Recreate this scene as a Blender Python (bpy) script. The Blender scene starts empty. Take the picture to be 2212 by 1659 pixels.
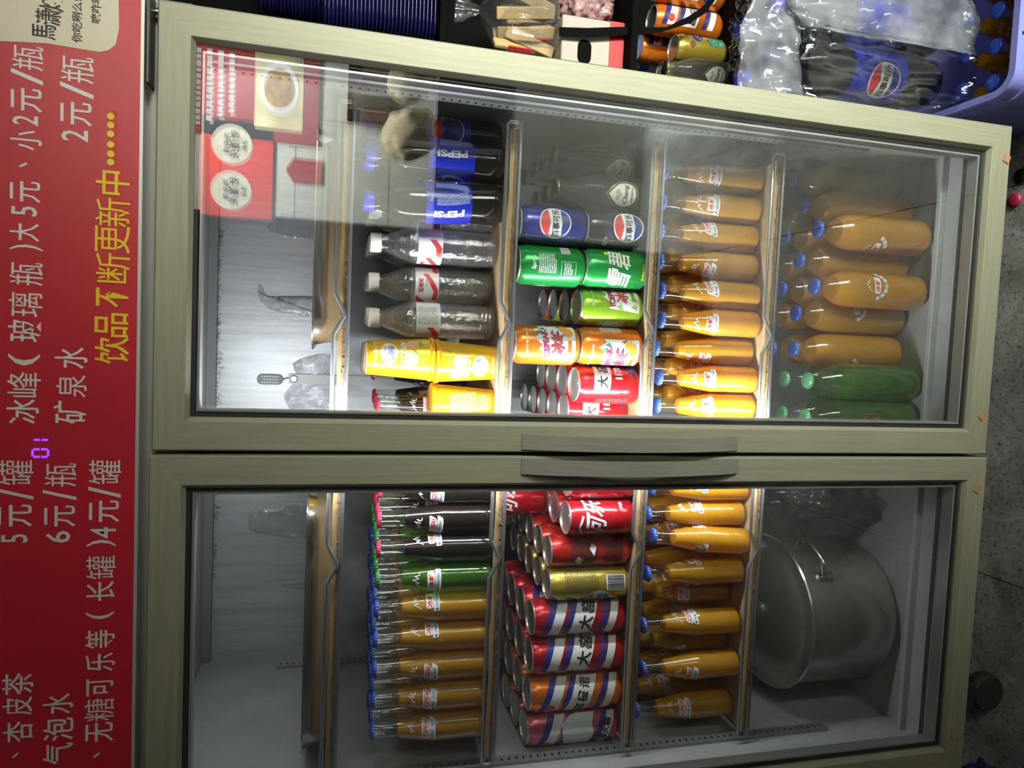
import bpy, bmesh, math, random
from mathutils import Vector, Matrix, noise
random.seed(7)
sc = bpy.context.scene
COL = sc.collection
PI = math.pi
R = math.radians
BZ = 0.215          # height of the door bottoms above the floor

# ------------------------------------------------------------------ camera
CAM = Vector((0.1585, -0.9956, 1.1200 + BZ))
YAW, PITCH, ROLL, FPX = -0.0593, -0.2522, 0.0288, 1541.7
_f = Vector((math.sin(YAW)*math.cos(PITCH), math.cos(YAW)*math.cos(PITCH), math.sin(PITCH)))
_r0 = Vector((math.cos(YAW), -math.sin(YAW), 0))
_u0 = _r0.cross(_f)
_r = _r0*math.cos(ROLL) + _u0*math.sin(ROLL)
_u = _u0*math.cos(ROLL) - _r0*math.sin(ROLL)
cd = bpy.data.cameras.new('camera'); cam = bpy.data.objects.new('camera', cd); COL.objects.link(cam)
cd.sensor_fit = 'HORIZONTAL'; cd.sensor_width = 36; cd.lens = FPX/2212*36; cd.clip_start = .02
mx = Matrix.Identity(4)
for i, v in enumerate((-_u, _r, -_f)):           # the photograph is a portrait turned on its side
    for k in range(3): mx[k][i] = v[k]
mx.translation = CAM
cam.matrix_world = mx
sc.camera = cam

def _ray(x, y): return _f*FPX + _r*((1659-y)-829.5) - _u*(x-1106)
def atY(x, y, Y):
    d = _ray(x, y); return CAM + d*((Y-CAM.y)/d.y)
def atZ(x, y, Z):
    d = _ray(x, y); return CAM + d*((Z-CAM.z)/d.z)

# ------------------------------------------------------------------ light
sc.view_settings.view_transform = 'Standard'; sc.view_settings.look = 'None'
sc.view_settings.gamma = 1; sc.view_settings.use_curve_mapping = False
sc.view_settings.exposure = 0.22
w = bpy.data.worlds.new('world'); sc.world = w; w.use_nodes = True
w.node_tree.nodes['Background'].inputs[0].default_value = (.55, .6, .62, 1)
w.node_tree.nodes['Background'].inputs[1].default_value = .035
sc.cycles.transparent_max_bounces = 32
sc.cycles.max_bounces = 9; sc.cycles.transmission_bounces = 9; sc.cycles.diffuse_bounces = 4; sc.cycles.glossy_bounces = 4
sc.cycles.sample_clamp_indirect = 4.0
sc.cycles.caustics_reflective = False
sc.cycles.caustics_refractive = False

def area(name, loc, direction, sx, sy, power, color):
    l = bpy.data.lights.new(name, 'AREA'); l.shape = 'RECTANGLE'; l.size = sx; l.size_y = sy
    l.energy = power; l.color = color
    o = bpy.data.objects.new(name, l); COL.objects.link(o)
    o.location = loc; o.rotation_euler = Vector(direction).to_track_quat('-Z', 'Y').to_euler()   # local Y stays as upright as it can
    return o
FRONT_KEY = (1.50, -1.40, 0.76)
WALL_FILL = (1.22, -1.66, 2.50)
l1 = area('front_key_light', FRONT_KEY, (-.70, 1.4, -.10), .35, 1.3, 17, (.97, 1, .86)); l1.data.spread = R(57)  # added unseen source at front right, beam narrowed so the left stays dim
l2 = area('wall_fill_light', WALL_FILL, (-.10, -.30, -1), .8, .10, 40, (.96, 1, .94)); l2.data.spread = R(96)  # added fill, brightens the wall so its reflection shows in the glass
area('led_strip_light_right', (.0370, .061, .86+BZ), (1, .5, 0), .014, .98, 9.0, (.93, .97, 1))
area('led_strip_light_left', (-.0430, .061, .83+BZ), (-.8, .7, 0), .014, 1.02, 3.2, (.93, .97, 1))

# ------------------------------------------------------------------ materials
MATS = {}
def mat(name, col, rough=.5, metal=0, bump=0, bscale=200, var=0, vscale=40, stretch=(1,1,1), spec=None, trans=0, coat=0, emit=0):
    if name in MATS: return MATS[name]
    m = bpy.data.materials.new(name); m.use_nodes = True
    nt = m.node_tree; b = nt.nodes['Principled BSDF']
    b.inputs['Base Color'].default_value = (*col, 1); b.inputs['Roughness'].default_value = rough
    b.inputs['Metallic'].default_value = metal
    if spec is not None: b.inputs['Specular IOR Level'].default_value = spec
    if coat: b.inputs['Coat Weight'].default_value = coat; b.inputs['Coat Roughness'].default_value = .06
    if emit: b.inputs['Emission Color'].default_value = (*col, 1); b.inputs['Emission Strength'].default_value = emit
    if var or bump:
        tc = nt.nodes.new('ShaderNodeTexCoord'); mp = nt.nodes.new('ShaderNodeMapping'); mp.inputs['Scale'].default_value = stretch
        nt.links.new(tc.outputs['Object'], mp.inputs[0])
    if var:
        n = nt.nodes.new('ShaderNodeTexNoise'); n.inputs['Scale'].default_value = vscale; n.inputs['Detail'].default_value = 5
        nt.links.new(mp.outputs[0], n.inputs['Vector'])
        r = nt.nodes.new('ShaderNodeMapRange'); r.inputs[1].default_value = .3; r.inputs[2].default_value = .7
        r.inputs[3].default_value = 1-var; r.inputs[4].default_value = 1+var
        nt.links.new(n.outputs[0], r.inputs[0])
        mu = nt.nodes.new('ShaderNodeVectorMath'); mu.operation = 'SCALE'; mu.inputs[0].default_value = col
        nt.links.new(r.outputs[0], mu.inputs['Scale']); nt.links.new(mu.outputs[0], b.inputs['Base Color'])
    if bump:
        n = nt.nodes.new('ShaderNodeTexNoise'); n.inputs['Scale'].default_value = bscale; n.inputs['Detail'].default_value = 3
        nt.links.new(mp.outputs[0], n.inputs['Vector'])
        bp = nt.nodes.new('ShaderNodeBump'); bp.inputs['Strength'].default_value = bump; bp.inputs['Distance'].default_value = .002
        nt.links.new(n.outputs[0], bp.inputs['Height']); nt.links.new(bp.outputs[0], b.inputs['Normal'])
    if trans:
        t = nt.nodes.new('ShaderNodeBsdfTranslucent'); t.inputs[0].default_value = (*col, 1)
        mxs = nt.nodes.new('ShaderNodeMixShader'); mxs.inputs[0].default_value = trans
        out = nt.nodes['Material Output']
        nt.links.new(b.outputs[0], mxs.inputs[1]); nt.links.new(t.outputs[0], mxs.inputs[2]); nt.links.new(mxs.outputs[0], out.inputs[0])
    MATS[name] = m; return m

def clear(name, tint, ior=1.5, rough=.02, bump=0, bscale=60, haze=0, haze_col=(.7, .72, .75), stretch=(1,1,1), hvar=None, power=5):
    """thin transparent sheet: fresnel mix of transparent and glossy, with an optional milky diffuse share"""
    if name in MATS: return MATS[name]
    m = bpy.data.materials.new(name); m.use_nodes = True; nt = m.node_tree; nt.nodes.clear()
    out = nt.nodes.new('ShaderNodeOutputMaterial'); t = nt.nodes.new('ShaderNodeBsdfTransparent'); t.inputs[0].default_value = (*tint, 1)
    g = nt.nodes.new('ShaderNodeBsdfGlossy'); g.inputs['Roughness'].default_value = rough; g.inputs[0].default_value = (1, 1, 1, 1)
    fr = nt.nodes.new('ShaderNodeLayerWeight'); fr.inputs[0].default_value = .5      # Schlick: f0 + (1-f0) facing^5
    f0 = ((ior-1)/(ior+1))**2
    pw = nt.nodes.new('ShaderNodeMath'); pw.operation = 'POWER'; pw.inputs[1].default_value = power
    sk = nt.nodes.new('ShaderNodeMapRange'); sk.inputs[3].default_value = f0; sk.inputs[4].default_value = .92
    nt.links.new(fr.outputs['Facing'], pw.inputs[0]); nt.links.new(pw.outputs[0], sk.inputs[0])
    mxs = nt.nodes.new('ShaderNodeMixShader'); nt.links.new(sk.outputs[0], mxs.inputs[0])
    base = t
    tc = nt.nodes.new('ShaderNodeTexCoord'); mp = nt.nodes.new('ShaderNodeMapping'); mp.inputs['Scale'].default_value = stretch
    nt.links.new(tc.outputs['Object'], mp.inputs[0])
    if haze:
        d = nt.nodes.new('ShaderNodeBsdfDiffuse'); d.inputs[0].default_value = (*haze_col, 1)
        tr = nt.nodes.new('ShaderNodeBsdfTranslucent'); tr.inputs[0].default_value = (*haze_col, 1)
        ad = nt.nodes.new('ShaderNodeMixShader'); ad.inputs[0].default_value = .5
        nt.links.new(d.outputs[0], ad.inputs[1]); nt.links.new(tr.outputs[0], ad.inputs[2])
        hm = nt.nodes.new('ShaderNodeMixShader'); hm.inputs[0].default_value = haze
        if hvar:
            n = nt.nodes.new('ShaderNodeTexNoise'); n.inputs['Scale'].default_value = hvar; n.inputs['Detail'].default_value = 6
            nt.links.new(mp.outputs[0], n.inputs['Vector'])
            r = nt.nodes.new('ShaderNodeMapRange'); r.inputs[1].default_value = .35; r.inputs[2].default_value = .7
            r.inputs[3].default_value = haze*.3; r.inputs[4].default_value = haze*1.7
            nt.links.new(n.outputs[0], r.inputs[0]); nt.links.new(r.outputs[0], hm.inputs[0])
        nt.links.new(t.outputs[0], hm.inputs[1]); nt.links.new(ad.outputs[0], hm.inputs[2]); base = hm
    nt.links.new(base.outputs[0], mxs.inputs[1]); nt.links.new(g.outputs[0], mxs.inputs[2]); nt.links.new(mxs.outputs[0], out.inputs[0])
    if bump:
        n = nt.nodes.new('ShaderNodeTexNoise'); n.inputs['Scale'].default_value = bscale; n.inputs['Detail'].default_value = 3
        nt.links.new(mp.outputs[0], n.inputs['Vector'])
        bp = nt.nodes.new('ShaderNodeBump'); bp.inputs['Strength'].default_value = bump; bp.inputs['Distance'].default_value = .004
        nt.links.new(n.outputs[0], bp.inputs['Height'])
        nt.links.new(bp.outputs[0], g.inputs['Normal']); nt.links.new(bp.outputs[0], fr.inputs['Normal'])
    MATS[name] = m; return m

FRAME = mat('champagne_aluminium', (.325, .318, .236), .52, .18, var=.10, vscale=90, stretch=(.10, 1, 2.2))
FRAME_V = mat('champagne_aluminium_upright', (.325, .318, .236), .52, .18, var=.10, vscale=90, stretch=(2.2, 1, .10))
HANDLE = mat('brushed_handle_steel', (.50, .49, .42), .36, .6, var=.10, vscale=90, stretch=(4, 1, .12))
TRIMG = mat('grey_trim', (.30, .31, .29), .5, .2, var=.05)
LIP = mat('sign_edge_aluminium', (.62, .64, .60), .4, .4)
DARK = mat('dark_rubber', (.022, .022, .022), .6)
BLACK = mat('black_paint', (.003, .003, .003), .8, spec=.06)
STEEL_IN = mat('liner_steel', (.50, .51, .53), .40, .5, bump=.12, bscale=60, var=.13, vscale=30, stretch=(3.4, 1, .22))
FROST = mat('frosted_liner', (.42, .43, .45), .45, .35, bump=.25, bscale=40, var=.35, vscale=14)
LINER = mat('liner_paint', (.36, .37, .37), .5, .1, var=.08, vscale=18)
SILL = mat('sill_plastic', (.52, .54, .58), .5, .1, var=.06)
STEEL = mat('polished_steel', (.56, .55, .52), .22, 1)
POT = mat('pot_steel', (.40, .40, .36), .26, .85, bump=.03, bscale=15)
WIRE = mat('wire_steel', (.30, .31, .32), .34, .8)
CARD = mat('cardboard', (.46, .31, .15), .85, bump=.15, bscale=120, var=.12, vscale=30)
CARDEDGE = mat('cardboard_edge', (.20, .13, .065), .9, bump=.6, bscale=300, var=.35, vscale=120)
SIGN = mat('red_vinyl', (.52, .018, .034), .38, var=.05, vscale=9)
WHITE = mat('white_print', (.80, .79, .76), .5)
YELLOW = mat('yellow_print', (.85, .62, .02), .5)
RED2 = mat('bright_red_print', (.62, .016, .014), .5)
INK = mat('black_print', (.014, .014, .014), .5)
CREAM = mat('cream_print', (.74, .68, .54), .5)
LED = mat('violet_led', (.10, .02, 1.0), .4, emit=3.5)
LEDTUBE = mat('led_diffuser', (.9, .95, 1), .4, emit=2.0)
GLASSDOOR = clear('door_glass', (.955, .962, .960), 1.72, .0)
SPACER = mat('glazing_spacer', (.50, .52, .52), .4, .5)
GLASS = clear('bottle_glass', (.955, .97, .96), 1.58, .045, bump=.12, bscale=40, power=3.5, haze=.012, haze_col=(.8, .85, .82))
PET = clear('pet_plastic', (.97, .97, .975), 1.85, .08, bump=1.0, bscale=80, haze=.06, haze_col=(.8, .82, .86), hvar=40, power=2.5)
FILM = clear('plastic_film', (.93, .94, .95), 1.9, .09, bump=1.0, bscale=30, haze=.13, haze_col=(.55, .57, .62), hvar=9, power=2.5)
FILM2 = clear('milky_film', (.85, .86, .90), 1.5, .14, bump=.9, bscale=30, haze=.5, haze_col=(.44, .46, .52), hvar=14)
ICE = clear('ice', (.86, .87, .89), 1.6, .12, bump=1.0, bscale=60, haze=.25, haze_col=(.85, .86, .88), hvar=34, power=3)
DROP = clear('water_drop', (.88, .90, .92), 1.33, .05)
JUICE = mat('orange_soda', (.76, .375, .006), .30, trans=.45, var=.05, vscale=20)
COLA = mat('cola', (.010, .004, .002), .12)
GREENL = clear('green_soda', (.42, .74, .12), 1.3, .1, haze=.42, haze_col=(.16, .42, .02), power=4)
CAPB = mat('blue_cap', (.055, .13, .62), .32, .35, var=.15, vscale=160)
CAPP = mat('pink_cap', (.62, .05, .12), .32, .35, var=.2, vscale=160)
CAPG = mat('green_cap', (.05, .28, .10), .32, .35, var=.15, vscale=160)
CAPK = mat('dark_cap', (.014, .022, .016), .35, .3)
GOLDRIM = mat('gold_trim', (.55, .42, .12), .3, .6)
CAPW = mat('white_cap', (.80, .80, .80), .45)
CAPBP = mat('blue_plastic_cap', (.03, .04, .62), .35)
ALU = mat('can_aluminium', (.74, .74, .73), .28, .88)
MREDP = mat('red_print', (.62, .03, .03), .45)
MBLUE = mat('blue_print', (.024, .03, .22), .4)
MSMALL = mat('slate_blue_print', (.08, .12, .30), .5)
MGREY = mat('grey_print', (.45, .45, .43), .5)
MPALE = mat('pale_label', (.72, .75, .76), .4)
def can_paint(n, c, metal=.45, rough=.26): return mat(n, c, rough, metal, coat=.3)
C_SPRITE = can_paint('can_green', (.018, .34, .065)); C_LIME = can_paint('can_lime', (.27, .48, .025)); C_ORANGE = can_paint('can_orange', (.78, .20, .015))
C_RED = can_paint('can_red', (.52, .012, .018)); C_PINK = can_paint('can_pink', (.62, .13, .18)); C_BLUE = can_paint('can_blue', (.012, .02, .24))
C_BLACK = can_paint('can_black', (.012, .012, .018)); C_GOLD = can_paint('can_gold', (.50, .37, .05), .6); C_CUP = can_paint('cup_gold', (.78, .47, .012), .5, .3)

# ------------------------------------------------------------------ mesh helpers
class MB:
    def __init__(s): s.v = []; s.f = []
    def add(s, v, f):
        o = len(s.v); s.v += [tuple(p) for p in v]; s.f += [tuple(i+o for i in q) for q in f]; return s
    def box(s, x0, x1, y0, y1, z0, z1):
        return s.add([(x0,y0,z0),(x1,y0,z0),(x1,y1,z0),(x0,y1,z0),(x0,y0,z1),(x1,y0,z1),(x1,y1,z1),(x0,y1,z1)],
                     [(0,3,2,1),(4,5,6,7),(0,1,5,4),(1,2,6,5),(2,3,7,6),(3,0,4,7)])
    def lathe(s, prof, n=28, wob=None, c=(0,0,0)):
        v = []; f = []
        for j, (r, z) in enumerate(prof):
            for i in range(n):
                a = 2*PI*i/n; rr = r*(wob(j, a) if wob else 1)
                v.append((c[0]+rr*math.cos(a), c[1]+rr*math.sin(a), c[2]+z))
        for j in range(len(prof)-1):
            for i in range(n):
                k = (i+1) % n; f.append((j*n+i, j*n+k, (j+1)*n+k, (j+1)*n+i))
        if prof[0][0] > 1e-6: f.append(tuple(reversed(range(n))))
        if prof[-1][0] > 1e-6: f.append(tuple(range((len(prof)-1)*n, len(prof)*n)))
        return s.add(v, f)
    def tube(s, pts, r, n=8, closed=False):
        pts = [Vector(p) for p in pts]; m = len(pts); v = []; f = []; side = None
        for i, p in enumerate(pts):
            a = pts[i-1] if (i or closed) else p; b = pts[(i+1) % m] if (i < m-1 or closed) else p
            t = (b-a).normalized()
            if side is None:
                side = t.orthogonal().normalized()
            side = (side - t*side.dot(t)).normalized(); up = t.cross(side)
            for k in range(n):
                an = 2*PI*k/n; v.append(p + side*math.cos(an)*r + up*math.sin(an)*r)
        for i in range(m if closed else m-1):
            j = (i+1) % m
            for k in range(n):
                q = (k+1) % n; f.append((i*n+k, i*n+q, j*n+q, j*n+k))
        if not closed: f += [tuple(reversed(range(n))), tuple(range((m-1)*n, m*n))]
        return s.add(v, f)
    def prism(s, poly, y0, y1):
        """outline in XZ (counter-clockwise seen from -Y) pushed from y0 to y1"""
        n = len(poly); v = [(x, y0, z) for x, z in poly] + [(x, y1, z) for x, z in poly]
        f = [tuple(range(n)), tuple(reversed(range(n, 2*n)))] + [(i+n, (i+1) % n+n, (i+1) % n, i) for i in range(n)]
        return s.add(v, f)
    def slab(s, poly, z0, z1):
        n = len(poly); v = [(x, y, z0) for x, y in poly] + [(x, y, z1) for x, y in poly]
        f = [tuple(reversed(range(n))), tuple(range(n, 2*n))] + [(i, (i+1) % n, (i+1) % n+n, i+n) for i in range(n)]
        return s.add(v, f)
    def mesh(s, name, m, smooth=True, angle=38):
        me = bpy.data.meshes.new(name); me.from_pydata(s.v, [], s.f); me.validate()
        if m: me.materials.append(m)
        if smooth:
            me.polygons.foreach_set('use_smooth', [True]*len(me.polygons))
            try: me.set_sharp_from_angle(angle=R(angle))
            except Exception: pass
        me.update(); return me
    def obj(s, name, m, parent=None, smooth=True, bevel=0, loc=None, angle=38):
        return link(name, s.mesh(name, m, smooth, angle), parent, bevel, loc)
def link(name, me, parent=None, bevel=0, loc=None):
    o = bpy.data.objects.new(name, me); COL.objects.link(o)
    if parent is not None: o.parent = parent
    if loc is not None: o.location = loc
    if bevel:
        b = o.modifiers.new('bevel', 'BEVEL'); b.width = bevel; b.segments = 2; b.limit_method = 'ANGLE'; b.angle_limit = R(40)
    return o
def tag(o, label, cat, group=None, kind=None):
    o['label'] = label; o['category'] = cat
    if group: o['group'] = group
    if kind: o['kind'] = kind
    return o
def struct(o, label=None):
    o['kind'] = 'structure'
    if label: o['label'] = label
    return o
def thing(name, label=None, cat=None, loc=(0,0,0), rotz=0, group=None):
    o = bpy.data.objects.new(name, None); COL.objects.link(o); o.empty_display_size = .02
    o.location = loc; o.rotation_euler = (0, 0, rotz)
    if label: tag(o, label, cat, group)
    return o
def copy_tree(o, parent=None):
    c = o.copy(); COL.objects.link(c)
    if parent is not None: c.parent = parent
    for ch in o.children: copy_tree(ch, c)
    return c
def rounded(x0, x1, y0, y1, r, n=5):
    p = []
    for cx, cy, a0 in ((x1-r, y1-r, 0), (x0+r, y1-r, 90), (x0+r, y0+r, 180), (x1-r, y0+r, 270)):
        for k in range(n+1):
            a = R(a0+90*k/n); p.append((cx+r*math.cos(a), cy+r*math.sin(a)))
    return p

# ------------------------------------------------------------------ print: lettering and flat shapes as thin geometry
_tc = {}
def text2d(s, bold=0.0):
    """flat text -> (verts, faces) normalised to its own bounding box 0..1"""
    k = (s, bold)
    if k in _tc: return _tc[k]
    c = bpy.data.curves.new('t', 'FONT'); c.body = s; c.resolution_u = 2; c.offset = bold
    o = bpy.data.objects.new('t', c); COL.objects.link(o)
    dg = bpy.context.evaluated_depsgraph_get(); dg.update()
    m = bpy.data.meshes.new_from_object(o.evaluated_get(dg))
    v = [(p.co.x, p.co.y) for p in m.vertices]; f = [tuple(p.vertices) for p in m.polygons]
    bpy.data.objects.remove(o); bpy.data.curves.remove(c); bpy.data.meshes.remove(m)
    x0 = min(p[0] for p in v); x1 = max(p[0] for p in v); y0 = min(p[1] for p in v); y1 = max(p[1] for p in v)
    v = [((x-x0)/(x1-x0), (y-y0)/(y1-y0)) for x, y in v]
    _tc[k] = (v, f, (x1-x0)/(y1-y0)); return _tc[k]
def T(s, cx, cz, h, w=None, bold=0, rot=0, shear=0):
    """text element: centre, height, optional width, rotation in degrees"""
    v, f, asp = text2d(s, bold); w = w or h*asp
    ca, sa = math.cos(R(rot)), math.sin(R(rot)); out = []
    for x, y in v:
        a, b = (x-.5)*w + (y-.5)*h*shear, (y-.5)*h
        out.append((cx+a*ca-b*sa, cz+a*sa+b*ca))
    return (out, f)
def P(*pts): return (list(pts), [tuple(range(len(pts)))])
def RECT(x0, x1, z0, z1): return P((x0,z0),(x1,z0),(x1,z1),(x0,z1))
def DISC(cx, cz, r, n=24, a0=0, a1=360, sx=1):
    pts = [(cx+sx*r*math.cos(R(a0+(a1-a0)*k/n)), cz+r*math.sin(R(a0+(a1-a0)*k/n))) for k in range(n + (0 if a1-a0 == 360 else 1))]
    return (pts, [tuple(range(len(pts)))])
def LINE(pts, w):
    """polyline of quads"""
    v = []; f = []
    for (x0, z0), (x1, z1) in zip(pts, pts[1:]):
        d = Vector((x1-x0, z1-z0)).normalized(); n = Vector((-d.y, d.x))*w/2; e = d*w*.3; o = len(v)
        v += [(x0-e.x+n.x, z0-e.y+n.y), (x0-e.x-n.x, z0-e.y-n.y), (x1+e.x-n.x, z1+e.y-n.y), (x1+e.x+n.x, z1+e.y+n.y)]; f.append((o, o+1, o+2, o+3))
    return (v, f)
def FINE(x0, x1, z0, z1, n, seed=1):
    rr = random.Random(seed); v = []; f = []; hh = (z1-z0)/n
    for i in range(n):
        z = z1-(i+.75)*hh; x = x0
        while x < x1-.001:
            w = rr.uniform(.003, .012); e = min(x+w, x1)
            if i == n-1 and x > (x0+x1)/2: break
            o = len(v); v += [(x, z), (e, z), (e, z+hh*.5), (x, z+hh*.5)]; f.append((o, o+1, o+2, o+3)); x = e+.0009
    return (v, f)
def BARS(x0, x1, z0, z1, seed=1, vertical=True):
    rr = random.Random(seed); v = []; f = []; t, e = (x0, x1) if vertical else (z0, z1)
    while t < e:
        w = rr.choice((.0004, .0007, .0011)); o = len(v)
        v += [(t, z0), (t+w, z0), (t+w, z1), (t, z1)] if vertical else [(x0, t), (x1, t), (x1, t+w), (x0, t+w)]
        f.append((o, o+1, o+2, o+3)); t += w + rr.choice((.0005, .0008))
    return (v, f)
def wrapped(name, els, rfun, off, m, parent, step=.0045, zstep=None, flip=False):
    """flat print elements (arc length, height) laid round a surface of revolution; arc length 0 faces -Y"""
    bm = bmesh.new()
    for v, f in els:
        vs = [bm.verts.new((a, 0, b)) for a, b in v]
        for q in f:
            try: bm.faces.new([vs[i] for i in q])
            except ValueError: pass
    xs = [v.co.x for v in bm.verts]; zs = [v.co.z for v in bm.verts]
    def cut(lo, hi, st, no, ax):
        k = math.ceil(lo/st)
        while k*st < hi:
            co = [0, 0, 0]; co[ax] = k*st
            bmesh.ops.bisect_plane(bm, geom=bm.verts[:]+bm.edges[:]+bm.faces[:], plane_co=co, plane_no=no); k += 1
    cut(min(xs), max(xs), step, (1,0,0), 0)
    if zstep: cut(min(zs), max(zs), zstep, (0,0,1), 2)
    for v in bm.verts:
        s, z = v.co.x, v.co.z; r = rfun(z); th = s/r; rr = r+off
        v.co = (rr*math.sin(th), -rr*math.cos(th), z)
    me = bpy.data.meshes.new(name); bm.to_mesh(me); bm.free(); me.materials.append(m)
    me.polygons.foreach_set('use_smooth', [True]*len(me.polygons)); me.update()
    return link(name, me, parent)
def flat(name, els, y, m, parent=None):
    """flat print elements (x, z) on a vertical plane facing -Y"""
    b = MB()
    for v, f in els: b.add([(x, y, z) for x, z in v], f)
    return b.obj(name, m, parent, smooth=False)
def interp(prof):
    pr = sorted(((z, r) for r, z in prof))
    def fn(z):
        for (z0, r0), (z1, r1) in zip(pr, pr[1:]):
            if z <= z1: return r0 + (r1-r0)*max(0, min(1, (z-z0)/max(1e-9, z1-z0)))
        return pr[-1][1]
    return fn
ORD = ['first', 'second', 'third', 'fourth', 'fifth', 'sixth', 'seventh', 'eighth', 'ninth', 'tenth']

# ================================================================== the room
def stone_mat():
    m = bpy.data.materials.new('grey_stone_tile'); m.use_nodes = True; nt = m.node_tree; b = nt.nodes['Principled BSDF']
    tc = nt.nodes.new('ShaderNodeTexCoord')
    n1 = nt.nodes.new('ShaderNodeTexNoise'); n1.inputs['Scale'].default_value = 9; n1.inputs['Detail'].default_value = 9; n1.inputs['Roughness'].default_value = .68; n1.inputs['Distortion'].default_value = .6
    n2 = nt.nodes.new('ShaderNodeTexNoise'); n2.inputs['Scale'].default_value = 120; n2.inputs['Detail'].default_value = 4
    n3 = nt.nodes.new('ShaderNodeTexNoise'); n3.inputs['Scale'].default_value = 7; n3.inputs['Detail'].default_value = 8; n3.inputs['Distortion'].default_value = 2.2
    for n in (n1, n2, n3): nt.links.new(tc.outputs['Object'], n.inputs['Vector'])
    r1 = nt.nodes.new('ShaderNodeValToRGB'); e = r1.color_ramp.elements; e[0].position = .32; e[0].color = (.20, .205, .19, 1); e[1].position = .70; e[1].color = (.56, .57, .53, 1)
    r2 = nt.nodes.new('ShaderNodeValToRGB'); e = r2.color_ramp.elements; e[0].position = .34; e[0].color = (.25, .25, .25, 1); e[1].position = .44; e[1].color = (1, 1, 1, 1)
    r3 = nt.nodes.new('ShaderNodeValToRGB'); e = r3.color_ramp.elements; e[0].position = .485; e[0].color = (0, 0, 0, 1); e[1].position = .50; e[1].color = (.14, .14, .135, 1)
    k = r3.color_ramp.elements.new(.52); k.color = (0, 0, 0, 1)
    nt.links.new(n1.outputs[0], r1.inputs[0]); nt.links.new(n2.outputs[0], r2.inputs[0]); nt.links.new(n3.outputs[0], r3.inputs[0])
    mu = nt.nodes.new('ShaderNodeMix'); mu.data_type = 'RGBA'; mu.blend_type = 'MULTIPLY'; mu.inputs[0].default_value = .8
    nt.links.new(r1.outputs[0], mu.inputs[6]); nt.links.new(r2.outputs[0], mu.inputs[7])
    ad = nt.nodes.new('ShaderNodeMix'); ad.data_type = 'RGBA'; ad.blend_type = 'ADD'; ad.inputs[0].default_value = 1
    nt.links.new(mu.outputs[2], ad.inputs[6]); nt.links.new(r3.outputs[0], ad.inputs[7])
    nt.links.new(ad.outputs[2], b.inputs['Base Color']); b.inputs['Roughness'].default_value = .45
    return m
STONE = stone_mat()
GROUT = mat('dark_grout', (.05, .05, .045), .9)
WALLT = mat('pale_wall_tile', (.66, .66, .60), .35, var=.03, vscale=3)
WALLG = mat('wall_grout', (.38, .38, .35), .8)
DKWALL = mat('dark_wall', (.05, .05, .05), .8, var=.2, vscale=4)

fl = struct(MB().box(-1.9, 2.9, -2.1, 1.3, -.06, -.004).obj('floor', GROUT, smooth=False))
k = 0
for i in range(6):
    for j in range(4):
        x0 = -1.9 + .8*i + .02; y0 = -2.0 + .8*j
        MB().box(x0+.0012, x0+.7988, y0+.0012, y0+.7988, -.03, 0).obj('tile', STONE, fl, smooth=False)
# wall the glass reflects, behind the photographer
WX0, WX1, WY = .62, 1.80, -2.0
wb = struct(MB().box(WX0, WX1, WY-.08, WY-.004, 0, 2.6).obj('wall_back', WALLG, smooth=False))
nx, nz = 3, 7
for i in range(nx):
    for j in range(nz):
        x0 = WX0 + (WX1-WX0)*i/nx; z0 = 2.6*j/nz
        MB().box(x0+.0015, x0+(WX1-WX0)/nx-.0015, WY-.02, WY, z0+.0015, z0+2.6/nz-.0015).obj('tile', WALLT, wb, smooth=False)
struct(MB().box(.47, .51, -2.08, -1.38, 0, 2.6).obj('wall_bounce_blocker', DKWALL, smooth=False))  # added out of view to keep wall bounce off the fridge's left side
struct(MB().box(-1.9, 2.9, 1.22, 1.3, 0, 2.6).obj('wall_far', DKWALL, smooth=False))
struct(MB().box(2.5, 2.58, -2.08, 1.3, 0, 2.6).obj('wall_right', DKWALL, smooth=False))
# housings for the two added, unseen lights
for nm, L, lab in (('added_wall_lamp', WALL_FILL, 'added batten lamp brightening the tiled wall behind the viewer'),):
    t = thing(nm, lab, 'lamp', (L[0], L[1], L[2]+.02))
    MB().box(-.47, .47, -.06, .06, 0, .05).obj('housing', CAPW, t, bevel=.006)
t = thing('added_panel_lamp', 'added upright panel lamp out of view, lighting the fridge from front right', 'lamp', (FRONT_KEY[0]+.012, FRONT_KEY[1]-.022, 0), rotz=R(-24))
MB().box(-.20, .20, 0, .03, FRONT_KEY[2]-.67, FRONT_KEY[2]+.67).obj('housing', CAPW, t, bevel=.006)
MB().box(-.03, .03, .0, .03, .02, FRONT_KEY[2]-.67).obj('stand', DARK, t); MB().box(-.2, .2, -.12, .15, 0, .02).obj('foot', DARK, t, bevel=.005)
# things on the reflected wall
def mirror(x, y): q = atY(x, y, -WY); return q.x, q.z
(x0, z1), (x1, z0) = mirror(430, 460), mirror(590, 262)
po = MB().box(x0, x1, WY+.001, WY+.006, z0, z1).obj('red_poster', mat('poster_red', (.74, .045, .03), .5), smooth=False)
tag(po, 'bright red poster with two cream discs, mirrored in the right glass door', 'poster')
for fy in (.27, .74):
    cx, cz, rr = x0+(x1-x0)*fy, z1-(z1-z0)*.42, (x1-x0)*.2
    d = MB().add([(p[0], WY+.0075, p[1]) for p in DISC(cx, cz, rr)[0]], [tuple(range(24))][::1]).obj('disc', CREAM, po, smooth=False)
    d.data.flip_normals()
    q = MB()
    for s_, dz, h in (('肉夹馍', .25, .034), ('老潼关', -.12, .05), ('凉皮', -.6, .03)):
        v, f = T(s_, 0, 0, h*.7)
        q.add([(cx-a, WY+.0085, cz+dz*rr+b) for a, b in v], f)
    q.obj('lettering', INK, po, smooth=False)
(x0, z1), (x1, z0) = mirror(405, 282), mirror(692, 82)
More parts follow.
